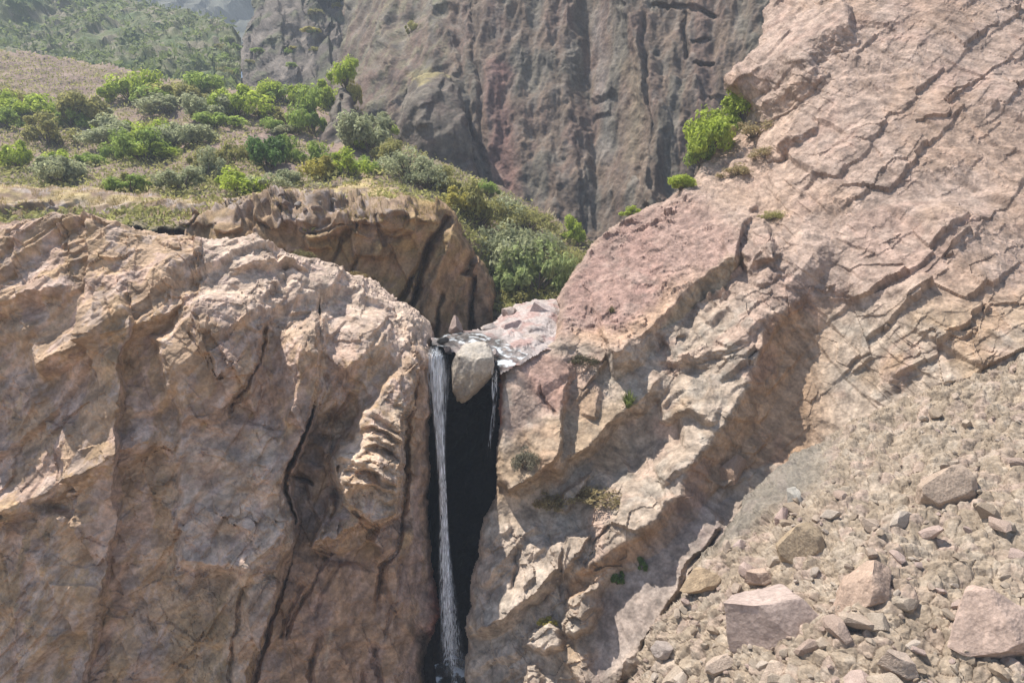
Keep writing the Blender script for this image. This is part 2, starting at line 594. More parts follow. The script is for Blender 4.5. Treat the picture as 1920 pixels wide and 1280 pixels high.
# tall rounded folds with creases between them
L.ledge([(585, 1440), (598, 1250), (640, 1045)], 0.8, 100, 85, 0.05)
L.ledge([(735, 1440), (742, 1250), (735, 1080), (760, 980)], 0.6, 60, 40, 0.05)
L.ledge([(415, 1440), (450, 1200), (500, 1060)], 0.6, 90, 60, 0.05)
L.ledge([(440, 1000), (470, 860), (475, 780)], 0.5, 60, 60)
L.ledge([(535, 800), (545, 700), (560, 610)], 0.5, 40, 36)
L.ledge([(660, 740), (680, 640), (700, 590)], 0.6, 60, 50)
L.ledge([(40, 1440), (90, 1150), (130, 940)], 0.9, 140, 90, 0.05)
L.crack([(570, 1440), (582, 1260), (600, 1180)], 0.5, 9)
L.crack([(705, 1440), (712, 1280), (700, 1190)], 0.45, 8)
L.crack([(640, 860), (622, 960), (600, 1030)], 0.3, 7)
L.crack([(470, 1060), (440, 1180), (425, 1300)], 0.35, 7)
L.roll(30, 1.6)
L.solve().smooth_normals(5)
bedL = rotm(0, 38, 12)
dL, (r1, r2, r3), nL = rock_noise(L, bedL, 1.0, 3, a=(1, 1, 1, 1))
s1, h1 = strata(L, (-0.93, 0.1, -0.35), 2.0, 0.6, 5, 0.2, 0.05, jump=0.5)
s4, h4 = strata(L, (-0.9, 0.0, -0.42), 0.7, 0.22, 7, 0.2, 0.05, jump=0.8)
s2, h2 = strata(L, (-0.5, 0.2, -0.85), 0.8, 0.26, 6, 0.2, 0.05, jump=0.8)
s3, h3 = strata(L, (-0.45, 0.2, -0.9), 0.3, 0.09, 8, 0.2, 0.06, jump=0.8)
top = sst(700 - L.py - (L.px - 600) * -0.25, 0, 140) * (L.px > 380)
smoothz = sst(L.py, 1010, 1060) * sst(L.px, 500, 560)
smoothz = np.maximum(smoothz, sst(L.px, 765, 780) * sst(L.py, 660, 700))
dL = dL * (1 - 0.72 * smoothz) 
# wrinkled bedding on the sunlit shoulder
Qb = L.P @ bedL.T
wr = fbm(Qb * np.array([0.5, 2.2, 2.2], np.float32), 3, 31, 0.55, True)
wrz = np.maximum(top * 0.9, L.pmask([(600, 760), (765, 740), (755, 960), (620, 930)], 20))
wrz = np.maximum(wrz, 1.0 * L.pmask([(330, 820), (520, 810), (550, 1000), (500, 1100), (330, 1120)], 30))
s5, h5 = strata(L, (0.95, 0.0, 0.24), 0.9, 0.2, 9, 0.12, 0.05, jump=0.25)
L.push(dL + s5 * np.maximum(smoothz, 0.35) + (s1 + s4) * (1 - 0.6 * smoothz) * (1 - 0.6 * wrz) + (s2 + s3) * np.clip(wrz + 0.35, 0, 1))
Pst = (L.P @ rotm(0, -12, 0).T) * np.array([1, 1, 0.3], np.float32)
t1, t2, t3 = fbm(Pst / 1.4, 5, 71, 0.6), fbm(Pst / 0.6, 5, 81, 0.6), fbm(Pst / 2.2, 5, 91, 0.6)
c = full(L, (0.345, 0.25, 0.18))
c = mixc(c, sst(t3 + 0.3 * nL, 0.05, 0.35) * 0.5, (0.31, 0.22, 0.13))
c = mixc(c, sst(t1 + 0.3 * nL, 0.05, 0.3) * 0.65, (0.36, 0.265, 0.235))
c = mixc(c, sst(t2 + 0.3 * nL, 0.15, 0.4) * 0.6, (0.38, 0.31, 0.285))
c = mixc(c, np.clip(top, 0, 1) * 0.65, (0.42, 0.335, 0.30))
c = mixc(c, wrz * sst(wr, 0.1, 0.9) * 0.5, PALE)
c = mixc(c, L.pmask([(330, 820), (520, 800), (545, 990), (500, 1060), (330, 1130)], 40) * 0.28, (0.37, 0.30, 0.28))
c = mixc(c, L.pmask([(330, 1110), (480, 1080), (470, 1200), (430, 1440), (330, 1440)], 40) * 0.35, (0.29, 0.21, 0.11))
c = mixc(c, smoothz * 0.5, (0.32, 0.215, 0.17))
c = mixc(c, smoothz * sst(t1, -0.1, 0.4) * 0.4, (0.32, 0.24, 0.22))
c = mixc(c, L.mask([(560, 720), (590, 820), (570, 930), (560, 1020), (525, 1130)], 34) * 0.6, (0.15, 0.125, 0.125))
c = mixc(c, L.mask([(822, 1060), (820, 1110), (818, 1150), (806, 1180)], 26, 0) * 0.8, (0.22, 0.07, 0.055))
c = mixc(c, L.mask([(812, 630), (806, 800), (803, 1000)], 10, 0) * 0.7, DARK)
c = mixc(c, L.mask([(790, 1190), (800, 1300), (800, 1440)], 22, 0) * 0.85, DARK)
c = mixc(c, L.mask([(624, 1170), (616, 1200), (612, 1250)], 5) * 0.7, PALE)
c *= 1.16 * (0.7 + 0.6 * r2)[:, None] * np.array([1.04, 1.0, 0.92], np.float32)
left = L.build("cliff", M_ROCK, c, thick=9, inset=10)
tag(left, "brown stepped rock wall left of the waterfall, split by a long dark crack", "cliff", kind="structure")

# ================================================================== MIDDLE CLIFF (behind the left one)
B_POLY = [(-200, 340), (200, 352), (330, 372), (420, 372), (480, 362), (540, 347), (600, 352), (690, 330), (760, 362), (800, 378), (835, 384), (852, 400),
          (868, 425), (880, 455), (890, 478), (912, 500), (925, 525), (930, 560), (922, 600), (915, 660), (700, 690), (-200, 690)]
B = Mass(B_POLY, seed=2)
B.base([(-200, 380, 44), (-200, 640, 39), (200, 390, 45), (200, 640, 40), (420, 385, 45), (420, 440, 41), (420, 560, 40.4), (600, 360, 50), (600, 400, 42.4), (600, 440, 41.2), (600, 500, 40.9),
        (600, 650, 40.5), (740, 365, 48), (740, 398, 42.6), (740, 440, 41.7), (740, 550, 41.4), (740, 680, 41), (850, 405, 43), (850, 500, 42.4),
        (850, 640, 42), (920, 520, 44.5), (920, 600, 44), (915, 655, 43.8)])
B.ledge([(420, 425), (480, 410), (560, 425), (640, 412), (720, 418), (790, 395)], 0.8, 40, 26)
B.ledge([(500, 385), (560, 372), (610, 385)], 0.9, 25, 16)
B.ledge([(420, 395), (470, 380), (520, 392)], 0.7, 25, 18)
B.ledge([(700, 470), (760, 455), (820, 420)], 0.4, 60, 20)
rb = np.random.default_rng(44)
for k in range(34):
    bx, by = rb.uniform(300, 790), rb.uniform(385, 470)
    bw, bh = rb.uniform(16, 42), rb.uniform(12, 30)
    sk = rb.uniform(-8, 8)
    B.tilt_plate([(bx - bw, by - bh * .7 + sk), (bx + bw * .8, by - bh + sk), (bx + bw, by + bh * .8 - sk), (bx - bw * .8, by + bh - sk)], rb.uniform(0.2, 0.75), rb.uniform(-.5, .5), rb.uniform(0, 1.2), 4)
for k in range(9):
    bx = rb.uniform(430, 740); by = rb.uniform(440, 520)
    B.crack([(bx, by), (bx - 14, by + 50), (bx - 22, by + 110)], 0.5, 5)
# slanted joints in the right-hand face
B.crack([(848, 415), (815, 450), (795, 500), (782, 550), (768, 600)], 1.8, 9)
B.crack([(812, 455), (776, 520), (752, 555), (742, 590)], 1.3, 8)
B.ledge([(846, 425), (806, 540), (785, 620)], 0.7, 55, 9)
B.crack([(884, 470), (872, 490), (865, 520)], 1.5, 10)
B.crack([(880, 510), (877, 560), (876, 640)], 1.5, 8)
B.crack([(832, 540), (818, 580), (815, 640)], 0.9, 6)
B.crack([(858, 530), (852, 580), (850, 640)], 0.3, 5)
B.ledge([(886, 480), (905, 520), (906, 580), (905, 640)], 0.5, 22, 30)
B.roll(18, 2.0)
B.solve().smooth_normals(4)
bedB = rotm(0, 62, 10)
dB, (r1, r2, r3), nB = rock_noise(B, bedB, 1.2, 13, a=(1, 1, 1, 1), along=3.0)
s1, h1 = strata(B, (-0.9, 0.1, -0.4), 1.4, 0.5, 15, 0.2, 0.05, jump=0.5)
s2, h2 = strata(B, (0.1, 0.2, -0.95), 1.1, 0.5, 16, 0.2, 0.06, jump=0.5)
up = sst(470 - B.py, 0, 70) * sst(800 - B.px, 0, 60)
rub, rc, _ = facets(B.P / 1.1, 17)
rub = rub * (1 - 0.6 * sst(395 - B.py, 0, 20))
t_ = fbm(B.P / 1.5, 2, 19)
flat_top = 0.15 + 0.85 * sst(B.py + 6 * t_, 376, 398)
B.push(flat_top * (dB * (0.8 + 0.6 * up) + up * 0.22 * rub + s1 * (1 - up) + s2 * up))
t1, t2 = tint_noise(B, 2.5, 72), tint_noise(B, 1.0, 82)
c = full(B, (0.235, 0.155, 0.085))
c = mixc(c, sst(t1, -0.1, 0.5) * 0.6, (0.24, 0.17, 0.075))
c = mixc(c, sst(t2, 0.1, 0.5) * 0.5, (0.27, 0.185, 0.14))
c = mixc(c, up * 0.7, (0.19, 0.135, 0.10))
c = mixc(c, up * sst(t2, 0.1, 0.4) * 0.6, (0.28, 0.24, 0.22))
c = mixc(c, sst(400 - B.py, 0, 35) * sst(t1, -0.3, 0.2) * 0.8, (0.36, 0.28, 0.13))
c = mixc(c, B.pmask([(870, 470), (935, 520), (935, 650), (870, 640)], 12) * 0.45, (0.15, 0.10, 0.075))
c *= 1.25 * (0.7 + 0.6 * r2)[:, None]
mid = B.build("cliff.001", M_ROCK, c, thick=9, inset=6, smooth=True)
tag(mid, "ochre cliff block with slanted joints and grassy top behind the waterfall", "cliff", kind="structure")

# ================================================================== RIGHT CLIFF
R_POLY = [(882, 1440), (876, 1280), (876, 1190), (882, 1120), (894, 1030), (906, 970), (926, 930), (933, 880), (933, 800), (938, 692),
          (958, 682), (985, 662), (1012, 650), (1034, 640), (1040, 600), (1046, 560), (1070, 520), (1108, 462), (1150, 425), (1200, 396),
          (1250, 374), (1290, 345), (1310, 302), (1340, 265), (1390, 232), (1402, 196), (1358, 166), (1362, 136), (1395, 106), (1420, 86),
          (1432, 30), (1448, -40), (2180, -40), (2180, 1440)]
Rm = Mass(R_POLY, seed=3)
Rm.base([(885, 1430, 25.2), (885, 1150, 27.6), (935, 900, 29.2), (945, 700, 30.4), (1040, 1430, 23.6), (1040, 1100, 27.2), (1040, 900, 29.4), (1040, 720, 31.2),
         (1045, 640, 33), (1060, 560, 37), (1110, 470, 41), (1160, 1300, 24.8), (1160, 1050, 27.0), (1180, 850, 30.2), (1180, 700, 32.2), (1180, 600, 34.5), (1200, 420, 41.5),
         (1290, 360, 42.5), (1290, 520, 36.5), (1290, 700, 31.6), (1290, 850, 29.0), (1290, 1000, 27.2), (1250, 1200, 25.2),
         (1390, 245, 46), (1400, 400, 38.5), (1420, 560, 33.6), (1420, 700, 30.9), (1420, 850, 29.2), (1420, 1000, 27.6),
         (1375, 150, 46), (1440, 40, 47), (1490, 100, 43), (1500, 300, 38.5), (1500, 500, 33.6), (1500, 700, 31.0), (1500, 850, 29.4), (1620, 700, 30.2),
         (1700, 0, 42), (1700, 300, 35), (1700, 600, 29.5), (1700, 900, 26.5), (2100, 0, 40), (2100, 500, 29), (2100, 1000, 23), (1600, 1400, 24), (2100, 1400, 20)])
# pink scaly slab, its orange lower lip and the shaded block end
Rm.ledge([(1040, 650), (1110, 660), (1170, 666)], 0.35, 60, 14)
Rm.ledge([(1130, 676), (1170, 664), (1220, 613), (1260, 573), (1320, 520), (1362, 482), (1394, 492)], 1.9, 150, 44, 0.05)
Rm.ledge([(1040, 628), (1100, 610), (1160, 575), (1225, 560), (1300, 502)], 0.22, 60, 9)
for k in range(7):
    o = k * 27
    Rm.ledge([(1055 + o * 0.5, 598 - o), (1110 + o * 0.6, 582 - o), (1180 + o * 0.5, 556 - o), (1260 + o * 0.4, 510 - o)], 0.12, 30, 7)
# upper right
Rm.ledge([(1358, 165), (1420, 130), (1500, 90), (1600, 40)], 1.6, 90, 50, 0.05)
Rm.ledge([(1420, 215), (1470, 170), (1540, 130)], 1.0, 60, 40)
Rm.ledge([(1430, 300), (1470, 280), (1540, 235)], 0.7, 50, 20)
Rm.ledge([(1300, 340), (1360, 330), (1430, 300), (1520, 260)], 0.5, 45, 20)
Rm.ledge([(1370, 400), (1430, 380), (1500, 350)], 0.3, 40, 16)
Rm.ledge([(1432, 395), (1440, 430), (1460, 500)], 0.9, 12, 70)          # rib with a cast shadow on its right
Rm.ledge([(1400, 520), (1435, 470), (1460, 495)], 0.5, 40, 16)
Rm.ledge([(1425, 560), (1450, 500), (1478, 520)], 0.4, 40, 16)
# middle ledges
Rm.ledge([(1255, 680), (1320, 668), (1380, 655), (1436, 590)], 0.8, 80, 18)
Rm.ledge([(1245, 660), (1270, 622), (1276, 640)], 0.5, 22, 18)
Rm.ledge([(1140, 690), (1210, 680), (1290, 690), (1350, 690)], 0.35, 40, 12)
Rm.ledge([(1020, 905), (1062, 868), (1106, 832), (1136, 796), (1186, 768), (1222, 736), (1258, 700)], 1.15, 110, 24)
Rm.ledge([(1240, 790), (1290, 770), (1345, 795)], 0.5, 60, 14)
Rm.ledge([(1165, 870), (1220, 830), (1290, 820)], -0.8, 60, 50)          # scoop
# rust overhang sweeping down from the right
Rm.ledge([(1060, 1098), (1140, 1046), (1226, 982), (1274, 932), (1284, 872), (1345, 813), (1386, 735), (1430, 640), (1480, 540), (1560, 440)], 0.95, 130, 46, 0.05)
Rm.ledge([(1300, 900), (1380, 850), (1450, 760), (1510, 650), (1600, 540)], -0.5, 60, 110, 0.08)
Rm.ledge([(1240, 910), (1280, 880), (1300, 862)], 0.4, 50, 12)
# pink fin beside the water
Rm.tilt_plate([(950, 690), (1010, 657), (1060, 670), (1073, 700), (1058, 770), (1050, 852), (1022, 880), (1000, 902), (950, 930), (925, 900), (930, 760)], 1.0, 0.5, 0.5, 9)
Rm.ledge([(1000, 735), (1030, 715), (1068, 692)], 0.2, 50, 14)
Rm.crack([(1006, 722), (1022, 750), (1042, 782)], 0.25, 5)
Rm.ledge([(1020, 680), (1080, 672), (1140, 682)], 0.12, 20, 16)
Rm.ledge([(1108, 790), (1118, 740), (1112, 700)], 0.35, 30, 10)
# lower tumble of blocks
Rm.tilt_plate([(1040, 958), (1062, 915), (1106, 892), (1090, 930), (1062, 965)], 0.6, 0.3, -0.3, 7)
Rm.ledge([(960, 935), (1000, 905), (1052, 856)], 0.5, 60, 14)
Rm.tilt_plate([(1058, 1090), (1062, 1006), (1112, 1012), (1090, 1055)], 0.7, 0.2, 0.2, 7)
Rm.ledge([(884, 1190), (950, 1158), (1008, 1112), (1046, 1066), (1056, 1006)], 1.1, 100, 22)
Rm.ledge([(905, 1100), (950, 1050), (985, 1000), (1020, 985)], 0.5, 50, 14)
Rm.ledge([(900, 1040), (940, 1000), (965, 985)], 0.3, 40, 12)
Rm.crack([(962, 985), (975, 1040), (960, 1110)], 0.3, 7)
Rm.plate([(1066, 1186), (1064, 1120), (1090, 1100), (1128, 1100), (1134, 1140), (1110, 1185), (1085, 1200)], 0.8, 14)
Rm.plate([(985, 1215), (1000, 1180), (1040, 1160), (1066, 1180), (1062, 1215), (1030, 1230)], 0.6, 14)
Rm.plate([(975, 1300), (990, 1250), (1015, 1240), (1030, 1290), (1010, 1320)], 0.4, 12)
Rm.ledge([(880, 1260), (930, 1230), (985, 1225)], 0.3, 50, 14)
Rm.ledge([(1090, 990), (1150, 985), (1190, 1000), (1232, 985)], 0.4, 60, 20)
Rm.crack([(1100, 1075), (1125, 1020), (1150, 985)], 0.3, 6)
# smooth lower slab and its undercut
Rm.ledge([(1100, 1300), (1180, 1235), (1235, 1165), (1268, 1110), (1300, 1040), (1362, 985)], 0.7, 110, 30, 0.03)
Rm.crack([(1190, 1225), (1262, 1130), (1290, 1060), (1362, 985)], 0.5, 8)
Rm.roll(16, 1.4)
Rm.solve().smooth_normals(5)
bedR = rotm(0, -40, -8)
dR, (r1, r2, r3), nR = rock_noise(Rm, bedR, 1.0, 23, a=(1, 1, 1, 1))
s1, h1 = strata(Rm, (0.66, -0.1, -0.74), 1.9, 0.6, 25)
s2, h2 = strata(Rm, (0.6, -0.1, -0.8), 0.65, 0.22, 26)
s3, h3 = strata(Rm, (0.35, 0.2, -0.9), 0.4, 0.17, 28, 0.5, 0.12)
slab = Rm.pmask([(1040, 640), (1046, 560), (1110, 460), (1200, 395), (1300, 380), (1390, 470), (1260, 590), (1165, 660)], 25)
lslab = Rm.pmask([(1120, 1120), (1200, 1040), (1290, 935), (1370, 925), (1365, 990), (1290, 1050), (1265, 1120), (1180, 1240), (1110, 1290)], 20)
rustz = Rm.pmask([(1290, 880), (1350, 815), (1400, 730), (1440, 610), (1500, 570), (1700, 560), (1700, 830), (1480, 860), (1360, 900), (1290, 1000), (1060, 1130), (1062, 1100), (1230, 985), (1278, 935)], 7)
rustz = rustz * sst(1850 - Rm.px, 0, 280)
scoop = Rm.pmask([(1125, 880), (1135, 805), (1230, 740), (1260, 780), (1340, 800), (1285, 860), (1230, 900), (1150, 915)], 20)
blk = Rm.pmask([(1235, 628), (1262, 575), (1362, 482), (1398, 497), (1348, 555), (1272, 602)], 7)
fin = Rm.pmask([(945, 690), (1010, 660), (1062, 672), (1070, 700), (1055, 770), (1046, 850), (1000, 895), (945, 920), (936, 800)], 8)
upr = Rm.pmask([(1362, 160), (1420, 92), (1450, 20), (1540, -20), (1540, 90), (1420, 150)], 14)
dR = dR * (1 - 0.8 * blk) * (1 - 0.45 * fin) * (1 - 0.5 * upr)
dR = dR * (1 - 0.35 * slab) * (1 - 0.75 * lslab) * (1 - 0.25 * rustz) * (1 - 0.6 * scoop)
Qb = Rm.P @ bedR.T
wr = fbm(Qb * np.array([1.2, 2.6, 2.6], np.float32), 3, 33, 0.55, True)
calm = (1 - 0.9 * blk) * (1 - 0.75 * fin) * (1 - 0.6 * upr) * (1 - slab) * (1 - lslab) * (1 - 0.4 * rustz) * (1 - 0.7 * scoop)
Rm.push(0.75 * dR + slab * (0.03 * wr + 1.6 * s3) + calm * (1 - 0.4 * sst(Rm.px, 1330, 1450) * sst(560 - Rm.py, 0, 120)) * (0.75 * s1 + 0.5 * s2 + 0.012 * wr))
t1, t2, t3 = tint_noise(Rm, 3.0, 73), tint_noise(Rm, 1.2, 83), tint_noise(Rm, 6.0, 93)
c = full(Rm, (0.36, 0.285, 0.22))
c = mixc(c, sst(t1, 0.0, 0.5) * 0.6, (0.36, 0.245, 0.19))
c = mixc(c, sst(t2, 0.1, 0.5) * 0.5, (0.33, 0.29, 0.24))
c = mixc(c, sst(t3, 0.15, 0.5) * 0.5, (0.32, 0.215, 0.12))
c = mixc(c, slab * 0.8, (0.27, 0.165, 0.138))
c = mixc(c, slab * sst(t2, 0.1, 0.5) * 0.5, (0.34, 0.245, 0.20))
c = mixc(c, Rm.mask([(1050, 640), (1165, 640), (1215, 610), (1260, 560), (1330, 500)], 32) * 0.7, (0.43, 0.29, 0.19))
c = mixc(c, sst(Rm.px - Rm.py * 0.25, 1080, 1160) * sst(640 - Rm.py, 0, 120) * 0.6, (0.32, 0.222, 0.18))
rustz = rustz * sst(1600 - Rm.px, 0, 130)
c = mixc(c, rustz * 0.85, (0.36, 0.225, 0.13))
c = mixc(c, rustz * sst(t1, 0.05, 0.5) * 0.5, (0.34, 0.20, 0.14))
c = mixc(c, blk * 0.7, (0.33, 0.27, 0.18))
c = mixc(c, lslab * 0.75, (0.29, 0.235, 0.205))
c = mixc(c, lslab * sst(t1, 0.0, 0.4) * 0.5, (0.30, 0.21, 0.19))
c = mixc(c, Rm.pmask([(960, 690), (1010, 660), (1070, 680), (1060, 760), (1040, 780), (1000, 740)], 12) * 0.6, (0.35, 0.2, 0.16))
c = mixc(c, Rm.mask([(938, 700), (940, 740), (936, 800)], 7) * 0.8, (0.3, 0.09, 0.05))
c = mixc(c, Rm.pmask([(1290, 345), (1400, 230), (1500, 150), (1500, 450), (1400, 400)], 25) * 0.45, (0.38, 0.27, 0.2))
c = mixc(c, Rm.pmask([(885, 960), (1060, 900), (1060, 1250), (880, 1280)], 20) * 0.45, PALE)
c *= (0.7 + 0.6 * r2)[:, None]
right = Rm.build("cliff.002", M_ROCK, c, thick=9, inset=8)
tag(right, "sunlit pinkish tan rock mass with slanting ledges right of the waterfall", "cliff", kind="structure")

# ================================================================== CHASM (wet slot behind the fall, its deep shade painted near-black)
C_POLY = [(770, 640), (1000, 640), (1000, 1440), (760, 1440)]
Cm = Mass(C_POLY, step=2.5, seed=4)
Cm.base([(775, 640, 33.0), (995, 640, 33.0), (775, 1430, 29.6), (995, 1430, 29.6), (880, 660, 33.5), (880, 800, 37), (880, 1000, 35), (880, 1200, 32.0), (890, 1430, 30)])
Cm.solve().smooth_normals(3)
dC, (r1, r2, r3), nC = rock_noise(Cm, rotm(0, 80, 0), 1.0, 33, a=(1.5, 1.5, 1.5, 1.5))
Cm.push(dC)
t1 = tint_noise(Cm, 1.5, 74)
c = full(Cm, (0.02, 0.016, 0.014))  # wet rock taken down to near-black, the enclosed slot's shade put into the colour
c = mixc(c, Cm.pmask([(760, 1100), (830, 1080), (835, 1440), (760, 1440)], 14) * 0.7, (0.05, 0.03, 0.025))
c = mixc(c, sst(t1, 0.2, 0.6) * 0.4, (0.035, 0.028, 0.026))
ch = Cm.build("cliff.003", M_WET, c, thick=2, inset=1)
tag(ch, "wet rock slot behind the falling water, its deep shade painted black", "cliff", kind="structure")

# ================================================================== STREAM BED above the lip
S_POLY = [(806, 634), (832, 628), (900, 623), (922, 604), (944, 586), (968, 572), (1000, 563), (1060, 560), (1060, 650), (1010, 664), (960, 690), (937, 700), (925, 680), (900, 668), (850, 660), (812, 648)]
Sm = Mass(S_POLY, step=1.9, seed=5)
Sm.base([(810, 640, 30.3), (930, 698, 29.8), (870, 690, 30.0), (850, 630, 33), (920, 625, 33.5), (1040, 640, 33), (980, 660, 31.5), (930, 575, 43), (1040, 560, 41), (980, 600, 37), (1050, 550, 44)])
Sm.plate([(925, 612), (965, 578), (1000, 566), (1044, 565), (1050, 600), (1020, 630), (960, 630)], 0.9, 18)
Sm.plate([(950, 650), (990, 628), (1030, 630), (1000, 655), (965, 668)], 0.5, 12)
Sm.solve().smooth_normals(3)
dS, (r1, r2, r3), nS = rock_noise(Sm, rotm(0, 10, 0), 0.8, 43, a=(1.2, 1.2, 1.2, 1), along=1.2)
Sm.push(dS * (0.2 + 0.4 * sst(Sm.px, 925, 960)))
t1 = tint_noise(Sm, 1.0, 75)
c = full(Sm, (0.42, 0.36, 0.33))
c = mixc(c, sst(t1, 0.0, 0.4) * 0.7, (0.36, 0.22, 0.19))
c = mixc(c, Sm.mask([(815, 645), (860, 635), (930, 640), (935, 690)], 20, 0) * 0.75, (0.09, 0.085, 0.08))
c = mixc(c, sst(t1, -0.5, -0.1) * 0.0, PALE)
sb = Sm.build("stream_bed", M_WET, c, thick=3, inset=3)
tag(sb, "pale pinkish boulder bed of the stream above the waterfall lip", "stream bed", kind="structure")

# ================================================================== SCRUB SLOPE (terrain between the near cliffs and the big wall)
F_POLY = [(-220, 60), (200, 120), (330, 150), (420, 165), (500, 172), (560, 178), (610, 185), (650, 190), (700, 230), (740, 262), (790, 285), (850, 312), (910, 340),
          (960, 362), (1010, 392), (1060, 420), (1100, 445), (1130, 470), (1130, 600), (900, 600), (880, 480), (820, 430), (-220, 430)]
Fm = Mass(F_POLY, step=2.4, seed=6)
Fm.base([(-200, 80, 105), (-200, 400, 46), (200, 160, 98), (200, 380, 48), (420, 175, 92), (420, 260, 68), (420, 370, 49), (560, 185, 88), (560, 260, 70), (560, 350, 52), (640, 200, 82), (680, 240, 74),
         (640, 330, 54), (740, 270, 70), (740, 340, 54), (850, 320, 66), (840, 390, 50), (960, 370, 64), (930, 450, 51), (900, 560, 46), (1090, 450, 60), (1000, 540, 47), (1090, 560, 46), (1040, 500, 52)])
Fm.roll(14, 2.0)
Fm.solve().smooth_normals(4)
nz = fbm(Fm.P / 3.0, 5, 41, 0.55)
rub, rc, rr = facets(Fm.P / 1.8, 42)
Fm.push(0.4 * nz + 0.25 * rub)
t1, t2 = tint_noise(Fm, 6.0, 76), tint_noise(Fm, 1.5, 86)
c = full(Fm, (0.235, 0.165, 0.13))
c = mixc(c, sst(t1, 0.0, 0.4) * 0.5, (0.26, 0.2, 0.12))
c = mixc(c, sst(t2, 0.0, 0.5) * 0.45, (0.3, 0.22, 0.19))
gz = np.maximum(sst(Fm.px, 640, 760), sst(Fm.py, 320, 345))
c = mixc(c, gz * 0.55 * sst(t2, -0.4, 0.2), (0.17, 0.165, 0.07))
c *= (0.8 + 0.4 * rr)[:, None]
slope = Fm.build("terrain", M_SOIL, c, thick=4, inset=3, smooth=True)
tag(slope, "brown stony scrub slope rising left between the cliffs", "terrain", kind="structure")

# ================================================================== BIG BACKGROUND WALL
D_POLY = [(440, -380), (2200, -380), (2200, 620), (900, 620), (760, 420), (640, 300), (595, 200), (600, 160), (625, 130), (640, 100), (655, 40), (640, -60), (520, -150)]
Dm = Mass(D_POLY, step=2.2, warp=(9, 60, 3, 16), seed=7)
Dm.base([(440, -380, 160), (620, 0, 124), (620, 160, 112), (650, 250, 102), (720, 0, 112), (720, 200, 98), (800, 380, 84), (880, 0, 101), (880, 300, 88), (920, 500, 76),
         (1000, 0, 95), (1000, 300, 84), (1100, 500, 72), (1150, 0, 88), (1150, 300, 78), (1300, 0, 82), (1300, 350, 73), (1440, 0, 76), (1440, 300, 69), (1300, 600, 66), (1900, 0, 66), (1900, 600, 58), (1300, -380, 90), (2200, -380, 74), (800, -380, 122)])
Dm.ledge([(905, 420), (900, 250), (890, 120), (880, -40), (875, -380)], 4.0, 40, 170, 0)
Dm.crack([(912, 400), (908, 300), (902, 180), (893, 80), (880, -60)], 2.0, 16, 0)
Dm.ledge([(1120, 440), (1125, 300), (1105, 150), (1100, -30), (1100, -380)], -3.5, 40, 60, 0)
Dm.ledge([(1215, 400), (1220, 250), (1195, 100), (1160, -40), (1160, -380)], 3.0, 16, 80, 0)
Dm.crack([(1218, 400), (1222, 240), (1215, 120), (1205, 20)], 1.2, 12)
Dm.crack([(1222, 20), (1290, 28), (1360, 42)], 1.2, 6)
Dm.crack([(1286, 28), (1290, 90), (1300, 140)], 1.4, 7)
Dm.crack([(1300, 95), (1335, 82)], 0.8, 5)
Dm.crack([(1310, 145), (1350, 132)], 0.9, 5)
Dm.crack([(1000, 400), (1010, 280), (1000, 160), (1010, 40), (1005, -60)], 0.6, 22, 0)
Dm.crack([(1060, 420), (1055, 300), (1060, 180), (1048, 40), (1050, -60)], 0.5, 20, 0)
Dm.crack([(955, 380), (960, 260), (950, 120), (955, -60)], 0.5, 20, 0)
Dm.ledge([(1110, 190), (1140, 182), (1160, 172)], 0.9, 20, 10)
Dm.ledge([(1110, 218), (1150, 214)], 0.8, 20, 10)
for x in (1255, 1340, 1390):
    Dm.crack([(x, 360), (x + 8, 240), (x - 4, 120), (x + 6, -40)], 0.45, 18, 0)
# knob and its sloping grassy shoulders
Dm.plate([(650, 300), (665, 230), (690, 180), (720, 120), (760, 60), (820, 20), (860, 60), (880, 200), (880, 330)], 4.5, 22)
Dm.ledge([(655, 215), (690, 150), (720, 80), (760, -20)], 1.6, 30, 40)
Dm.ledge([(790, 40), (830, 20), (870, 10)], 1.5, 30, 18)
Dm.solve().smooth_normals(5)
bedD = rotm(0, 84, 0)
dD, (r1, r2, r3), nD = rock_noise(Dm, bedD, 3.0, 53, a=(.5, .5, .6, .6), along=5)
ledg = fbm(Dm.P * np.array([0.3, 0.3, 0.035], np.float32), 4, 57, 0.6, True)
s1, h1 = strata(Dm, (1.0, 0.0, 0.04), 8.0, 1.3, 55, 0.7, 0.2, jump=0.3)
s2, h2 = strata(Dm, (-1.0, 0.0, 0.06), 3.2, 0.35, 56, 0.7, 0.25, jump=0.2)
Dm.push(dD + 0.3 * ledg + s1 + s2)
Pw = Dm.P.copy()
Pw[:, 2] *= 0.12
t1, t2, t3 = fbm(Pw / 4.0, 5, 77, 0.55), fbm(Pw / 1.4, 4, 87, 0.55), tint_noise(Dm, 14, 97)
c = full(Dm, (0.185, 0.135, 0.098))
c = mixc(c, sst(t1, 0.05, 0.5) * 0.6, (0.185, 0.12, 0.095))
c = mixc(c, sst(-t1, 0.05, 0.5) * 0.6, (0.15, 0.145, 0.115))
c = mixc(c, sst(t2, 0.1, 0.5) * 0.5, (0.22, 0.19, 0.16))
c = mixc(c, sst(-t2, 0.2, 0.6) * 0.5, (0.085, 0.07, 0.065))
c = mixc(c, Dm.mask([(960, 380), (945, 240), (930, 180), (950, 120)], 45) * 0.6, (0.23, 0.115, 0.1))
c = mixc(c, Dm.mask([(1190, 330), (1200, 200), (1170, 100)], 30) * 0.5, (0.25, 0.2, 0.13))
c = mixc(c, Dm.mask([(1125, 10), (1130, 120), (1140, 250), (1140, 330)], 22) * 0.3, (0.27, 0.255, 0.24))
c = mixc(c, Dm.mask([(1095, 450), (1100, 380), (1120, 440)], 60) * 0.4, (0.07, 0.06, 0.055))
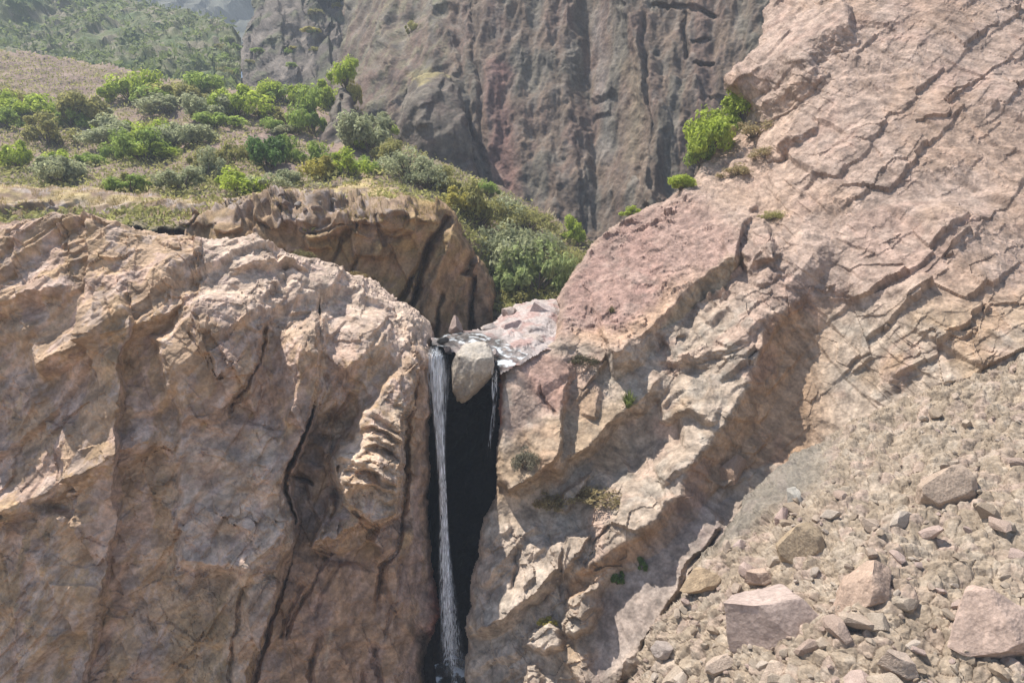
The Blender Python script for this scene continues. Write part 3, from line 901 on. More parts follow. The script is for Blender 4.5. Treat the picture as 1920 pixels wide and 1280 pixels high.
c = mixc(c, Dm.pmask([(780, 160), (770, 147), (800, 140), (850, 148), (850, 158)], 5) * 0.7, (0.27, 0.22, 0.11))
c = mixc(c, sst(880 - Dm.px, 0, 60) * sst(nD, 0.0, 0.5) * 0.5, (0.22, 0.205, 0.12))
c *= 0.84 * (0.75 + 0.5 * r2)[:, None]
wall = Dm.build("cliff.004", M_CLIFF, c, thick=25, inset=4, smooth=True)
tag(wall, "tall shaded canyon wall streaked red and grey behind everything", "cliff", kind="structure")

# rounded knob and narrow pillar standing in front of the wall
for ki, (poly, ctrl, lab, rr_) in enumerate((
        ([(722, 345), (738, 250), (758, 195), (772, 152), (798, 142), (845, 148), (864, 180), (880, 240), (892, 310), (915, 380), (850, 400), (740, 380)],
         [(730, 340, 76), (740, 240, 79), (800, 160, 80), (800, 250, 74.5), (820, 380, 71), (860, 180, 80), (890, 330, 75.5), (780, 146, 84), (850, 150, 84)],
         "rounded rock knob with a grassy top in front of the tall wall", 26),
        ([(598, 300), (612, 250), (622, 200), (634, 166), (652, 158), (664, 182), (668, 215), (664, 250), (676, 300)],
         [(605, 290, 69), (640, 290, 67), (674, 290, 69), (625, 200, 75), (645, 165, 77), (664, 200, 75), (645, 220, 72)],
         "narrow dark rock pillar at the top of the scrub slope", 12))):
    Km = Mass(poly, step=1.9, warp=(5, 26, 2.5, 9), seed=21 + ki)
    Km.base(ctrl)
    if ki == 0:
        Km.ledge([(738, 260), (770, 225), (790, 205), (800, 250)], 1.2, 16, 24)
        Km.ledge([(745, 215), (775, 190), (800, 200)], 0.9, 14, 18)
    else:
        Km.crack([(645, 180), (640, 230), (652, 280)], 1.2, 6)
    Km.roll(rr_, 4.5)
    Km.solve()
    dK, (r1, r2, r3), nK = rock_noise(Km, rotm(0, 80, 0), 2.2, 153 + ki, a=(1, 1.1, 1.2, 1.2), along=2.5)
    Km.push(dK)
    tk = fbm(Km.P / 2.5, 4, 177)
    c = full(Km, (0.175, 0.145, 0.115))
    c = mixc(c, sst(tk, 0.05, 0.4) * 0.6, (0.24, 0.205, 0.16))
    c = mixc(c, sst(-tk, 0.1, 0.4) * 0.5, (0.17, 0.12, 0.10))
    if ki == 0: c = mixc(c, sst(165 - Km.py + 10 * tk, 0, 10) * 0.85, (0.34, 0.28, 0.13))
    c *= 0.72 * (0.65 + 0.7 * r2)[:, None]
    tag(Km.build("cliff", M_CLIFF, c, thick=12, inset=6, smooth=True), lab, "cliff", kind="structure")

# ridge stepping back to the left
G_POLY = [(330, -260), (470, -60), (478, 20), (455, 80), (448, 150), (420, 175), (330, 180), (330, 260), (700, 260), (760, 100), (760, -260)]
Gm = Mass(G_POLY, step=2.4, warp=(8, 45, 3, 12), seed=8)
Gm.base([(330, -260, 190), (460, 0, 150), (440, 150, 128), (560, 160, 122), (560, 60, 140), (640, 150, 124), (640, 20, 146), (740, 0, 150), (740, 200, 124), (740, -260, 175), (340, 200, 118)])
Gm.ledge([(480, 70), (540, 55), (600, 60), (660, 40), (720, 15)], 4, 30, 40)
Gm.ledge([(500, 45), (560, 30), (620, 15), (660, -10)], 3, 22, 22)
Gm.ledge([(470, 100), (520, 85), (545, 110)], 3, 22, 26)
Gm.ledge([(480, 160), (530, 130), (570, 150)], 2.5, 25, 25)
Gm.crack([(482, 140), (478, 80), (470, 60)], 3, 8)
Gm.crack([(610, 160), (600, 110), (625, 60)], 2.5, 10)
Gm.solve().smooth_normals(4)
dG, (r1, r2, r3), nG = rock_noise(Gm, rotm(0, 70, 0), 2.6, 63, a=(1.6, 1.8, 1.8, 1.6), along=2.5)
Gm.push(dG)
t1 = fbm(Gm.P / 6, 4, 78)
c = full(Gm, (0.17, 0.14, 0.115))
c = mixc(c, sst(t1, 0.05, 0.4) * 0.6, (0.3, 0.25, 0.21))
c = mixc(c, sst(-t1, 0.05, 0.4) * 0.6, (0.15, 0.16, 0.08))
c *= 0.75 * (0.75 + 0.5 * r2)[:, None]
ridge = Gm.build("cliff.005", M_CLIFF, c, thick=25, inset=3)
tag(ridge, "hazy craggy ridge stepping back left of the tall wall", "cliff", kind="structure")

# green shoulder and far mountain
H_POLY = [(-260, -120), (-40, -60), (140, -40), (300, 20), (420, 45), (450, 65), (458, 110), (450, 175), (470, 260), (-260, 260)]
Hm = Mass(H_POLY, step=3, warp=(6, 40, 3, 12), seed=9)
Hm.base([(-260, -100, 210), (-260, 200, 115), (100, -20, 190), (100, 200, 115), (430, 60, 170), (430, 180, 115), (430, 120, 140)])
Hm.solve().smooth_normals(3)
dH, (r1, r2, r3), nH = rock_noise(Hm, rotm(0, 30, 0), 4.0, 66, a=(1.2, 1.6, 2, 2), along=1.4)
Hm.push(dH)
t1 = fbm(Hm.P / 5, 4, 79)
c = full(Hm, (0.13, 0.14, 0.06))
c = mixc(c, sst(t1, 0.1, 0.4) * 0.7, (0.24, 0.2, 0.15))
c = mixc(c, sst(-t1, 0.1, 0.4) * 0.7, (0.07, 0.11, 0.035))
hs = Hm.build("hills", M_SOIL, c, thick=20, inset=3)
tag(hs, "green scrubby shoulder at the far left below the blue mountain", "hill", kind="structure")

I_POLY = [(-500, -420), (900, -420), (900, 120), (-500, 160)]
Im = Mass(I_POLY, step=5, warp=(6, 40, 3, 12), seed=10)
Im.base([(-500, -420, 560), (900, -420, 560), (-500, 150, 330), (900, 120, 330), (300, -100, 440)])
Im.solve().smooth_normals(3)
dI, (r1, r2, r3), nI = rock_noise(Im, rotm(0, 50, 0), 22.0, 67, a=(1, 1, 1, 1), along=1.4)
Im.push(dI)
c = full(Im, (0.11, 0.11, 0.08)) * (0.8 + 0.4 * r2)[:, None]
fm = Im.build("mountain", M_CLIFF, c, thick=60, inset=3)
tag(fm, "blue hazy mountain face at the far upper left", "mountain", kind="structure")

# ground far below everything
gv = [(-1500, -300, -24), (1500, -300, -24), (1500, 2500, -24), (-1500, 2500, -24)]
gr = link_mesh("ground", gv, [(0, 1, 2, 3)], M_SOIL)
ca = gr.data.color_attributes.new("tint", "FLOAT_COLOR", "POINT")
ca.data.foreach_set("color", [0.26, 0.2, 0.15, 1] * 4)
tag(gr, "stony valley floor far below the waterfall", "ground", kind="structure")

# ================================================================== SCREE SLOPE
T_POLY = [(1150, 1440), (1172, 1290), (1196, 1235), (1215, 1185), (1268, 1125), (1280, 1095), (1300, 1050), (1350, 1006), (1378, 962), (1398, 925), (1436, 892), (1480, 852),
          (1520, 835), (1640, 770), (1800, 700), (2180, 560), (2180, 1440)]
Tm = Mass(T_POLY, step=1.9, seed=12)
Tm.base([(1180, 1300, 20.4), (1200, 1240, 21), (1290, 1090, 22.4), (1300, 1300, 18.6), (1345, 930, 26.2), (1360, 1040, 22.8), (1420, 1150, 19.4), (1490, 860, 26.4), (1490, 1000, 21.4), (1490, 1270, 16.2), (1420, 1000, 23.4),
         (1400, 1430, 15.5), (1700, 760, 26.5), (1700, 1000, 19.5), (1700, 1300, 14.5), (2150, 600, 25), (2150, 1000, 17), (2150, 1430, 12), (1160, 1430, 18.5)])
Tm.roll(14, 0.8)
Tm.solve().smooth_normals(4)
rub0, _c0, _r0 = facets(Tm.P / 1.3, 18)
rub, rc, rr = facets(Tm.P / 0.42, 19)
rub2, rc2, rr2 = facets(Tm.P / 0.16, 20)
nz = fbm(Tm.P / 1.6, 4, 21)
fine = np.maximum(sst(Tm.py - (1500 - Tm.px) * 0.62 + 14 * fbm(Tm.P / 1.2, 2, 5), 905, 950), sst(Tm.px, 1500, 1600))
fine = 0.25 + 0.75 * fine      # upper tongue is fine grey gravel
Tm.push(0.16 * nz + 0.35 * rub0 + (0.10 + 0.22 * fine) * rub + (0.04 + 0.07 * fine) * rub2 - 0.04 * fine * (1 - rc))
t1 = tint_noise(Tm, 0.8, 99)
c = full(Tm, (0.31, 0.245, 0.18))
c = mixc(c, sst(rr, 0.5, 0.9) * 0.6, (0.39, 0.29, 0.24))
c = mixc(c, sst(t1, 0.1, 0.4) * 0.6, (0.36, 0.30, 0.235))
c = mixc(c, sst(-t1, 0.1, 0.4) * 0.5, (0.21, 0.165, 0.12))
c = mixc(c, (1 - fine) * 0.95, (0.17, 0.155, 0.13))  # grey gravel, painted darker to carry the shade of the rust overhang
c *= (0.8 + 0.4 * rr2)[:, None]
sc = Tm.build("scree", M_SCREE, c, thick=4, inset=6, smooth=False)
tag(sc, "loose tan rubble and gravel slope at the lower right", "scree", kind="stuff")


# ------------------------------------------------------------------ stones
def stone_mesh(name, seed, sub=3, planes=14, rough=0.06, squash=(1, 0.8, 0.7), cut=(0.55, 0.85)):
    """angular stone: a sphere cut back by random planes, then roughened"""
    bm = bmesh.new()
    bmesh.ops.create_icosphere(bm, subdivisions=sub, radius=1.0)
    rs = np.random.default_rng(seed)
    V = np.array([v.co[:] for v in bm.verts], np.float32)
    for i in range(planes):
        n = rs.normal(size=3); n /= np.linalg.norm(n)
        d = rs.uniform(*cut)
        over = np.maximum(V @ n - d, 0)
        V -= over[:, None] * n[None].astype(np.float32) * 0.95
    fa, fc, _ = facets(V * 1.8 + seed, seed % 50)
    fb, fc2, _ = facets(V * 4.5 + seed, seed % 50 + 1)
    V += (rough * fbm(V * 1.7 + seed, 4, seed) * .6 + rough * 2.2 * fa + rough * 0.9 * fb)[:, None] * V
    V *= np.array(squash, np.float32)
    for v, p in zip(bm.verts, V): v.co = p.tolist()
    me = bpy.data.meshes.new(name)
    bm.to_mesh(me); bm.free()
    me.materials.append(M_STONE)
    return me


def stone(name, me, loc, scale, rot, color, label, cat, group=None):
    o = bpy.data.objects.new(name, me)
    COL.objects.link(o)
    o.location = loc; o.scale = scale; o.rotation_euler = rot
    o.color = (*color, 1)
    return tag(o, label, cat, group)


# chockstone wedged in the slot
bm = bmesh.new()
bmesh.ops.create_icosphere(bm, subdivisions=6, radius=1.0)
V = np.array([v.co[:] for v in bm.verts], np.float32)
rs = np.random.default_rng(5)
for n, d in (((-0.1, -0.35, 0.95), .62), ((0.75, -0.5, -0.35), .72), ((-0.5, -0.85, -0.1), .70), ((0.95, 0, 0.25), .8), ((-0.95, -0.1, 0.1), .84),
             ((0.3, -0.95, 0.0), .78), ((0.6, -0.2, 0.75), .84), ((-0.5, -0.2, .8), .84)):
    n = np.array(n, np.float32); n /= np.linalg.norm(n)
    V -= np.maximum(V @ n - d, 0)[:, None] * n * 0.75
f, cr, _ = facets(V * 1.7, 8)
f2, cr2, _ = facets(V * 4.5, 9)
V += ((0.12 * f + 0.05 * f2 + 0.05 * fbm(V * 2.2, 5, 14)))[:, None] * V
low = np.clip(-V[:, 2], 0, 1)
V[:, 0] = V[:, 0] * (1 - 0.42 * low) - 0.36 * low
V[:, 1] = V[:, 1] * (1 - 0.3 * low)
V *= np.array([1.03, 1.1, 1.42], np.float32)
for v, p in zip(bm.verts, V): v.co = p.tolist()
me = bpy.data.meshes.new("boulder"); bm.to_mesh(me); bm.free()
me.polygons.foreach_set("use_smooth", np.ones(len(me.polygons), bool))
me.materials.append(M_ROCK)
_n1 = fbm(V * 1.6, 4, 91, 0.6); _n2 = fbm(V * 4.0, 4, 92, 0.6)
c = np.tile(np.array((0.41, 0.355, 0.29), np.float32), (len(V), 1))
c = mixc(c, sst(-V[:, 2] + 0.5 * _n1, -0.5, 0.4) * 0.7, (0.30, 0.235, 0.165))
c = mixc(c, sst(_n2, 0.15, 0.4) * 0.5, (0.30, 0.26, 0.23))
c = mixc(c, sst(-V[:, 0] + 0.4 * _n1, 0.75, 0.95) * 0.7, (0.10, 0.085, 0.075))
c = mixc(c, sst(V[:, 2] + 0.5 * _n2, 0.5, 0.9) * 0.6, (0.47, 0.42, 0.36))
_ca = me.color_attributes.new("tint", "FLOAT_COLOR", "POINT")
_ca.data.foreach_set("color", np.concatenate([c, np.ones((len(c), 1))], 1).astype(np.float32).ravel())
stone("boulder", me, at(889, 694, 29.9), (1, 1, 1), (0, R(6), R(10)), (0.42, 0.36, 0.28), "big pale boulder wedged in the slot over the waterfall", "boulder")

PROTO = [stone_mesh("boulder", 100 + i, sub=5, planes=13 + i % 4, rough=0.045, cut=(0.42, 0.78), squash=(1, rng.uniform(.7, .95), rng.uniform(.55, .8))) for i in range(6)]
SMALL = [stone_mesh("stone", 200 + i, sub=2, planes=11, rough=0.018, cut=(0.36, 0.7), squash=(1, rng.uniform(.65, .95), rng.uniform(.55, .85))) for i in range(8)]
STONECOL = [(0.38, 0.305, 0.235), (0.33, 0.27, 0.21), (0.37, 0.29, 0.225), (0.39, 0.295, 0.25), (0.35, 0.285, 0.22), (0.31, 0.24, 0.175), (0.42, 0.35, 0.285), (0.34, 0.255, 0.205)]


def big_stone(i, px, py, wpx, hpx, tilt, Yoff, color, label, mass=Tm, asp=1.0):
    p = mass.pick(px, py)
    Y = p.y + Yoff
    k = Y / FPX
    return stone("boulder", PROTO[i % 6], at(px, py, Y), (wpx * k / 2 / 0.8, wpx * k * asp / 2, hpx * k / 2 / 0.55), (R(-15), R(tilt), R(i * 37 % 40 - 20)), color, label, "boulder")


big_stone(0, 1442, 1165, 255, 150, -48, -0.2, (0.40, 0.31, 0.265), "largest pink slanted boulder on the scree at lower right", asp=0.5)
big_stone(1, 1492, 1030, 95, 110, -30, 0.0, (0.35, 0.265, 0.175), "blocky boulder with ochre front face above the largest pink boulder")
big_stone(2, 1312, 1092, 90, 40, -22, -0.1, (0.38, 0.28, 0.18), "long flat boulder at the upper left edge of the scree", asp=.8)
big_stone(3, 1465, 972, 42, 26, -40, -0.1, (0.44, 0.32, 0.27), "small pinkish boulder on the crest of the scree")
big_stone(4, 1492, 935, 30, 64, -12, -0.1, (0.42, 0.385, 0.33), "upright whitish boulder on the scree crest")
big_stone(5, 1385, 1024, 36, 26, -30, -0.05, (0.40, 0.31, 0.27), "grey pink boulder just below the gravel patch")
big_stone(0, 1420, 1080, 70, 34, -35, -0.05, (0.42, 0.31, 0.24), "flat tan boulder just above the largest pink boulder")
big_stone(1, 1345, 1245, 70, 42, -20, -0.05, (0.42, 0.33, 0.26), "wide tan boulder near the bottom of the scree")
big_stone(2, 1455, 1265, 80, 40, -25, -0.05, (0.45, 0.35, 0.27), "pale flat boulder at the bottom below the largest pink boulder")
big_stone(3, 1372, 886, 70, 44, -25, -0.15, (0.30, 0.2, 0.14), "rusty boulder wedged under the overhanging rust face", mass=Rm)
big_stone(4, 1245, 1215, 46, 36, 10, -0.05, (0.36, 0.3, 0.26), "greyish boulder at the left foot of the scree")
big_stone(5, 1620, 1100, 150, 95, -30, -0.1, (0.40, 0.29, 0.22), "wide brown boulder on the scree right of the blocky ochre boulder")
big_stone(1, 1760, 920, 120, 100, -20, -0.1, (0.38, 0.29, 0.22), "squat tan boulder high on the right side of the scree")
big_stone(2, 1850, 1180, 190, 120, -25, -0.1, (0.42, 0.31, 0.25), "broad pale boulder at the far right of the scree")
big_stone(0, 1680, 1240, 90, 50, -15, -0.1, (0.38, 0.3, 0.24), "low tan boulder near the bottom right of the scree")
# loose stones
n = 0
cand = np.nonzero((Tm.sd > 8) & (Tm.px < 1925) & (Tm.py < 1290))[0]
rs = np.random.default_rng(3)
fineg = sst(Tm.py - (1500 - Tm.px) * 0.62, 905, 965)
while n < 285:
    i = int(rs.choice(cand))
    if fineg[i] < rs.random() * 0.9: continue
    inphoto = Tm.px[i] < 1500
    if not inphoto and rs.random() < 0.45: continue
    p = Tm.P[i]
    s = min(0.5, 0.085 * (1 + rs.pareto(1.7)))
    o = stone("stone", SMALL[n % 8], Vector((p + Tm.N[i] * s * 0.25).tolist()), (s, s, s), tuple(rs.uniform(-0.6, 0.6, 2)) + (rs.uniform(0, 6.28),), STONECOL[int(rs.integers(8))],
              "small tan or pink angular stone lying loose on the scree slope", "stone", "loose stones on the scree slope")
    n += 1

cand = np.nonzero((B.sd > 6) & (B.px > 424) & (B.px < 640) & (B.py > 350) & (B.py < 420))[0]
for n in range(60):
    i = int(rs.choice(cand)); p = B.P[i]; s_ = rs.uniform(0.14, 0.42)
    stone("stone", SMALL[n % 8], Vector((p + np.array([0, 0, s_ * .2])).tolist()), (s_, s_, s_), tuple(rs.uniform(-0.5, 0.5, 2)) + (rs.uniform(0, 6.28),),
          [(0.16, 0.12, 0.10), (0.2, 0.15, 0.12), (0.3, 0.26, 0.23)][n % 3], "dark broken stone in the rubble on top of the ochre cliff block", "stone", "rubble stones on the ochre cliff top")

# a few rocks in the stream above the lip
for (i, px, py, w, h, Y, colr, lab) in (
        (0, 1015, 590, 70, 52, 37.0, (0.46, 0.38, 0.35), "pale boulder at the head of the stream below the big green bush"),
        (1, 955, 618, 60, 44, 34.6, (0.42, 0.31, 0.28), "pinkish boulder in the stream just behind the wedged boulder"),
        (2, 853, 616, 46, 36, 34.0, (0.29, 0.22, 0.19), "reddish grey rock at the foot of the ochre cliff block"),
        (3, 1000, 640, 56, 28, 32.6, (0.44, 0.36, 0.31), "flat pale rock beside the stream at the foot of the pink slab"),
        (4, 914, 616, 34, 22, 34.6, (0.40, 0.34, 0.30), "small pale rock under the right end of the ochre cliff block"),
        (5, 956, 586, 42, 30, 37.6, (0.36, 0.29, 0.25), "brown grey rock at the edge of the green gully"),
        (1, 828, 638, 26, 15, 30.6, (0.07, 0.065, 0.06), "dark wet rock at the lip left of the wedged boulder, the larger of two"),
        (3, 842, 658, 15, 17, 30.0, (0.06, 0.05, 0.05), "dark wet rock pinched between the falling water and the wedged boulder"),
        (2, 928, 664, 26, 16, 30.4, (0.33, 0.28, 0.26), "small grey rock at the lip right of the wedged boulder")):
    k = Y / FPX
    stone("boulder", PROTO[i], at(px, py, Y), (w * k / 2 / .8, w * k / 2, h * k / 2 / .55), (0, R(-12 + 7 * i), R(i * 50)), colr, lab, "boulder")


# ================================================================== WATER
M_FALL = water_mat("falling_water", (0.88, 0.90, 0.93, 1), 0.0, 1.3, 0.3, 3.0, (9, 9, 0.5))
M_STREAM = water_mat("stream_water", (0.10, 0.11, 0.11, 1), 0.15, 0.7, 0.1, 2.5, (1, 1, 1))


def fall(name, x0, path, layers, seed, label):
    """overlapping curved veils of falling water; path = [(dx, py, Y, half width)], alpha fades to the sides of each veil"""
    rs = np.random.default_rng(seed)
    V, F, A = [], [], []
    pth = np.array(path, float)
    arc = np.linspace(0, 1, len(pth))
    for s_ in range(layers):
        m, nc = 70, 7
        ph, ph2 = rs.uniform(0, 6.28, 2)
        ox, wsc, st = rs.normal() * 0.35, rs.uniform(0.35, 1.0), rs.uniform(0.45, 1.0)
        t0, t1 = (0.0, 1.0) if s_ < 2 else (rs.uniform(0, 0.35), rs.uniform(0.45, 1.0))
        base = len(V)
        for k in range(m + 1):
            t = t0 + (t1 - t0) * k / m
            dx, py, Y, hw = (np.interp(t, arc, pth[:, c]) for c in range(4))
            px = x0 + dx + ox * hw + 1.6 * math.sin(ph + 8 * t) + 0.9 * math.sin(ph2 + 23 * t)
            w = hw * wsc * (1 + 0.25 * math.sin(ph2 + 15 * t))
            end = min(1, 6 * (k / m + 0.02), 4 * (1 - k / m + 0.01))
            for c in range(nc):
                q = c / (nc - 1) * 2 - 1
                V.append(at(px + q * w, py, Y - 0.10 * (1 - q * q) - 0.05 * s_))
                A.append(st * end * (1 - q * q) ** 1.3)
        for k in range(m):
            for c in range(nc - 1):
                p = base + k * nc + c
                F.append((p, p + 1, p + nc + 1, p + nc))
    o = link_mesh(name, V, F, M_FALL, smooth=True)
    a = o.data.attributes.new("thickness", "FLOAT", "POINT")
    a.data.foreach_set("value", np.array(A, np.float32))
    return tag(o, label, "waterfall", kind="structure")


_fn = M_FALL.node_tree
_fb = _fn.nodes["Principled BSDF"]
_fa = _fn.nodes.new("ShaderNodeAttribute"); _fa.attribute_name = "thickness"
_fm = _fn.nodes.new("ShaderNodeMath"); _fm.operation = "MULTIPLY"
_src = _fb.inputs["Alpha"].links[0].from_socket
_fn.links.new(_src, _fm.inputs[0]); _fn.links.new(_fa.outputs["Fac"], _fm.inputs[1]); _fn.links.new(_fm.outputs[0], _fb.inputs["Alpha"])
_sn = M_STREAM.node_tree
_sb = _sn.nodes["Principled BSDF"]
_no = [n for n in _sn.nodes if n.bl_idname == "ShaderNodeTexNoise"][0]
_cr = _sn.nodes.new("ShaderNodeValToRGB")
_cr.color_ramp.elements[0].position = 0.5; _cr.color_ramp.elements[0].color = (0.06, 0.065, 0.06, 1)
_cr.color_ramp.elements[1].position = 0.6; _cr.color_ramp.elements[1].color = (0.8, 0.83, 0.84, 1)
_sn.links.new(_no.outputs["Fac"], _cr.inputs[0]); _sn.links.new(_cr.outputs[0], _sb.inputs["Base Color"])
fall("waterfall", 823, [(-2, 648, 30.1, 12), (1, 668, 29.8, 15), (0, 720, 29.75, 13), (2, 790, 29.7, 10), (6, 880, 29.6, 7), (11, 980, 29.4, 7), (15, 1080, 29.2, 10), (19, 1160, 29.0, 12), (26, 1215, 28.85, 18), (36, 1262, 28.65, 27), (40, 1310, 28.4, 30)], 10, 5,
     "thin white main waterfall dropping through the dark slot")
fall("waterfall.001", 930, [(0, 684, 29.5, 5), (-2, 720, 29.7, 4), (-6, 790, 29.8, 3), (-12, 860, 29.9, 3)], 3, 6, "faint second trickle beside the pink fin right of the wedged boulder")


def sheet(name, poly, Yf, mat, label, seed):
    bm = bmesh.new()
    vs = [bm.verts.new(at(x, y, Y)) for x, y, Y in poly]
    f = bm.faces.new(vs)
    bmesh.ops.triangulate(bm, faces=[f])
    bmesh.ops.subdivide_edges(bm, edges=bm.edges[:], cuts=10, use_grid_fill=True)
    P = np.array([v.co[:] for v in bm.verts], np.float32)
    nz = 0.05 * fbm(P * 1.8, 3, seed)
    for v, z in zip(bm.verts, nz): v.co.z += float(z)
    me = bpy.data.meshes.new(name); bm.to_mesh(me); bm.free()
    me.polygons.foreach_set("use_smooth", np.ones(len(me.polygons), bool))
    me.materials.append(mat)
    o = bpy.data.objects.new(name, me); COL.objects.link(o)
    return tag(o, label, "water", kind="structure")


sheet("water", [(808, 636, 31.0), (811, 648, 30.2), (828, 650, 30.1), (848, 650, 30.2), (862, 645, 31.0), (905, 642, 31.4), (935, 660, 30.6), (936, 690, 29.5), (965, 684, 29.7), (990, 664, 30.6), (950, 640, 32.0), (925, 626, 33.4), (880, 622, 34.0), (835, 627, 32.0)], None,
      M_STREAM, "shallow glinting stream around the wedged boulder", 3)
sheet("water.001", [(815, 1245, 28.9), (850, 1228, 29.6), (885, 1240, 29.0), (885, 1300, 27.6), (820, 1300, 27.6)], None, M_STREAM, "bluish pool at the foot of the waterfall", 4)


# ================================================================== PLANTS
def bush_meshes(seed, nclump=18, nleaf=2600, leaf=0.068, flat=0.85, spiky=False):
    rs = np.random.default_rng(seed)
    V, F = [], []
    cs = []
    for i in range(nclump):
        a = rs.uniform(0, 6.28); r = rs.uniform(0.05, 0.95) ** 0.75
        cs.append((r * math.cos(a), r * math.sin(a), rs.uniform(0.3, 1.0) * (1.25 - 0.75 * r) * flat, rs.uniform(0.12, 0.34)))
    for i in range(nleaf):
        cx, cy, cz, cr = cs[int(rs.integers(nclump))]
        d = rs.normal(size=3); d /= np.linalg.norm(d)
        rr = cr * rs.uniform(0.3, 1.3) ** 0.6
        p = np.array([cx, cy, cz]) + d * rr * np.array([1, 1, 0.85])
        if p[2] < 0.02: p[2] = abs(p[2]) + 0.02
        up = d + rs.normal(size=3) * 0.7 + np.array([0, 0, 0.5])
        up /= np.linalg.norm(up)
        t = np.cross(up, rs.normal(size=3)); t /= np.linalg.norm(t)
        b = np.cross(up, t)
        s = leaf * rs.uniform(0.6, 1.5)
        k = len(V)
        V += [p - t * s, p + b * s * 0.45 + up * s * .15, p + t * s, p - b * s * 0.45 + up * s * .15]
        F.append((k, k + 1, k + 2, k + 3))
    fol = bpy.data.meshes.new("foliage")
    fol.from_pydata([tuple(v) for v in V], [], F); fol.materials.append(M_LEAF)
    V, F = [], []
    for i in range(nclump):
        cx, cy, cz, cr = cs[i]
        p0 = np.array([rs.uniform(-.08, .08), rs.uniform(-.08, .08), -0.06]); p1 = np.array([cx * .45, cy * .45, cz * .5]); p2 = np.array([cx, cy, cz])
        prev = None
        for p, r in ((p0, .035), (p1, .024), (p2, .01)):
            k = len(V)
            for j in range(5):
                V.append((p[0] + r * math.cos(j * 1.2566), p[1] + r * math.sin(j * 1.2566), p[2]))
            if prev is not None:
                for j in range(5):
                    F.append((prev + j, prev + (j + 1) % 5, k + (j + 1) % 5, k + j))
            prev = k
    st = bpy.data.meshes.new("stems")
    st.from_pydata(V, [], F); st.materials.append(M_STEM)
    return fol, st


def tuft_meshes(seed, n=160):
    rs = np.random.default_rng(seed)
    V, F = [], []
    for i in range(n):
        a = rs.uniform(0, 6.28); tilt = rs.uniform(0.1, 1.1); ln = rs.uniform(0.6, 1.15)
        p = np.array([math.cos(a) * .12 * rs.random(), math.sin(a) * .12 * rs.random(), -0.03])
        d = np.array([math.cos(a) * math.sin(tilt), math.sin(a) * math.sin(tilt), math.cos(tilt)])
        s = np.cross(d, [0, 0, 1]); s /= np.linalg.norm(s); w = 0.03
        q = p + d * ln * .55; e = p + d * ln - np.array([0, 0, 0.25 * tilt * ln])
        k = len(V)
        V += [p - s * w * .7, p + s * w * .7, q + s * w, q - s * w, e]
        F += [(k, k + 1, k + 2, k + 3), (k + 3, k + 2, k + 4)]
    fol = bpy.data.meshes.new("blades"); fol.from_pydata([tuple(v) for v in V], [], F); fol.materials.append(M_LEAF)
    return fol


BUSH = [bush_meshes(300 + i, nclump=16 + i % 4, flat=(0.8, 1.0, 0.7, 0.9, 0.85)[i % 5]) for i in range(5)]
LOOSE = [bush_meshes(340 + i, nclump=24, nleaf=1900, leaf=0.055, flat=0.75) for i in range(3)]
TUFT = [tuft_meshes(360 + i) for i in range(2)]
BRIGHT, GREEN, OLIVE, SAGE, YEL, DRY, DKG = (0.42, 0.50, 0.08), (0.33, 0.42, 0.10), (0.38, 0.36, 0.13), (0.41, 0.43, 0.25), (0.48, 0.43, 0.11), (0.38, 0.31, 0.16), (0.16, 0.26, 0.07)


def plant(mass, px, py, wpx, hpx, col, label, kind="bush", group=None, v=0):
    p = mass.pick(px, py)
    k = p.y / FPX
    name = {"bush": "bush", "loose": "shrub", "tuft": "grass_tuft"}[kind]
    root = bpy.data.objects.new(name, None)
    COL.objects.link(root)
    root.location = p + Vector((0, 0, -0.05))
    root.rotation_euler = (0, 0, (px * 7.31 + py * 3.3) % 6.28)
    root.scale = (wpx * k / 2 / 0.64, wpx * k / 2 / 0.64, hpx * k / 1.0)
    tag(root, label, {"tuft": "grass"}.get(kind, "bush"), group)
    if kind == "tuft":
        ms = [("blades", TUFT[v % 2])]
    else:
        f, s = (BUSH[v % 5] if kind == "bush" else LOOSE[v % 3])
        ms = [("foliage", f), ("stems", s)]
    for nm, me in ms:
        o = bpy.data.objects.new(nm, me)
        COL.objects.link(o)
        o.parent = root
        o.color = (*col, 1)
    return root


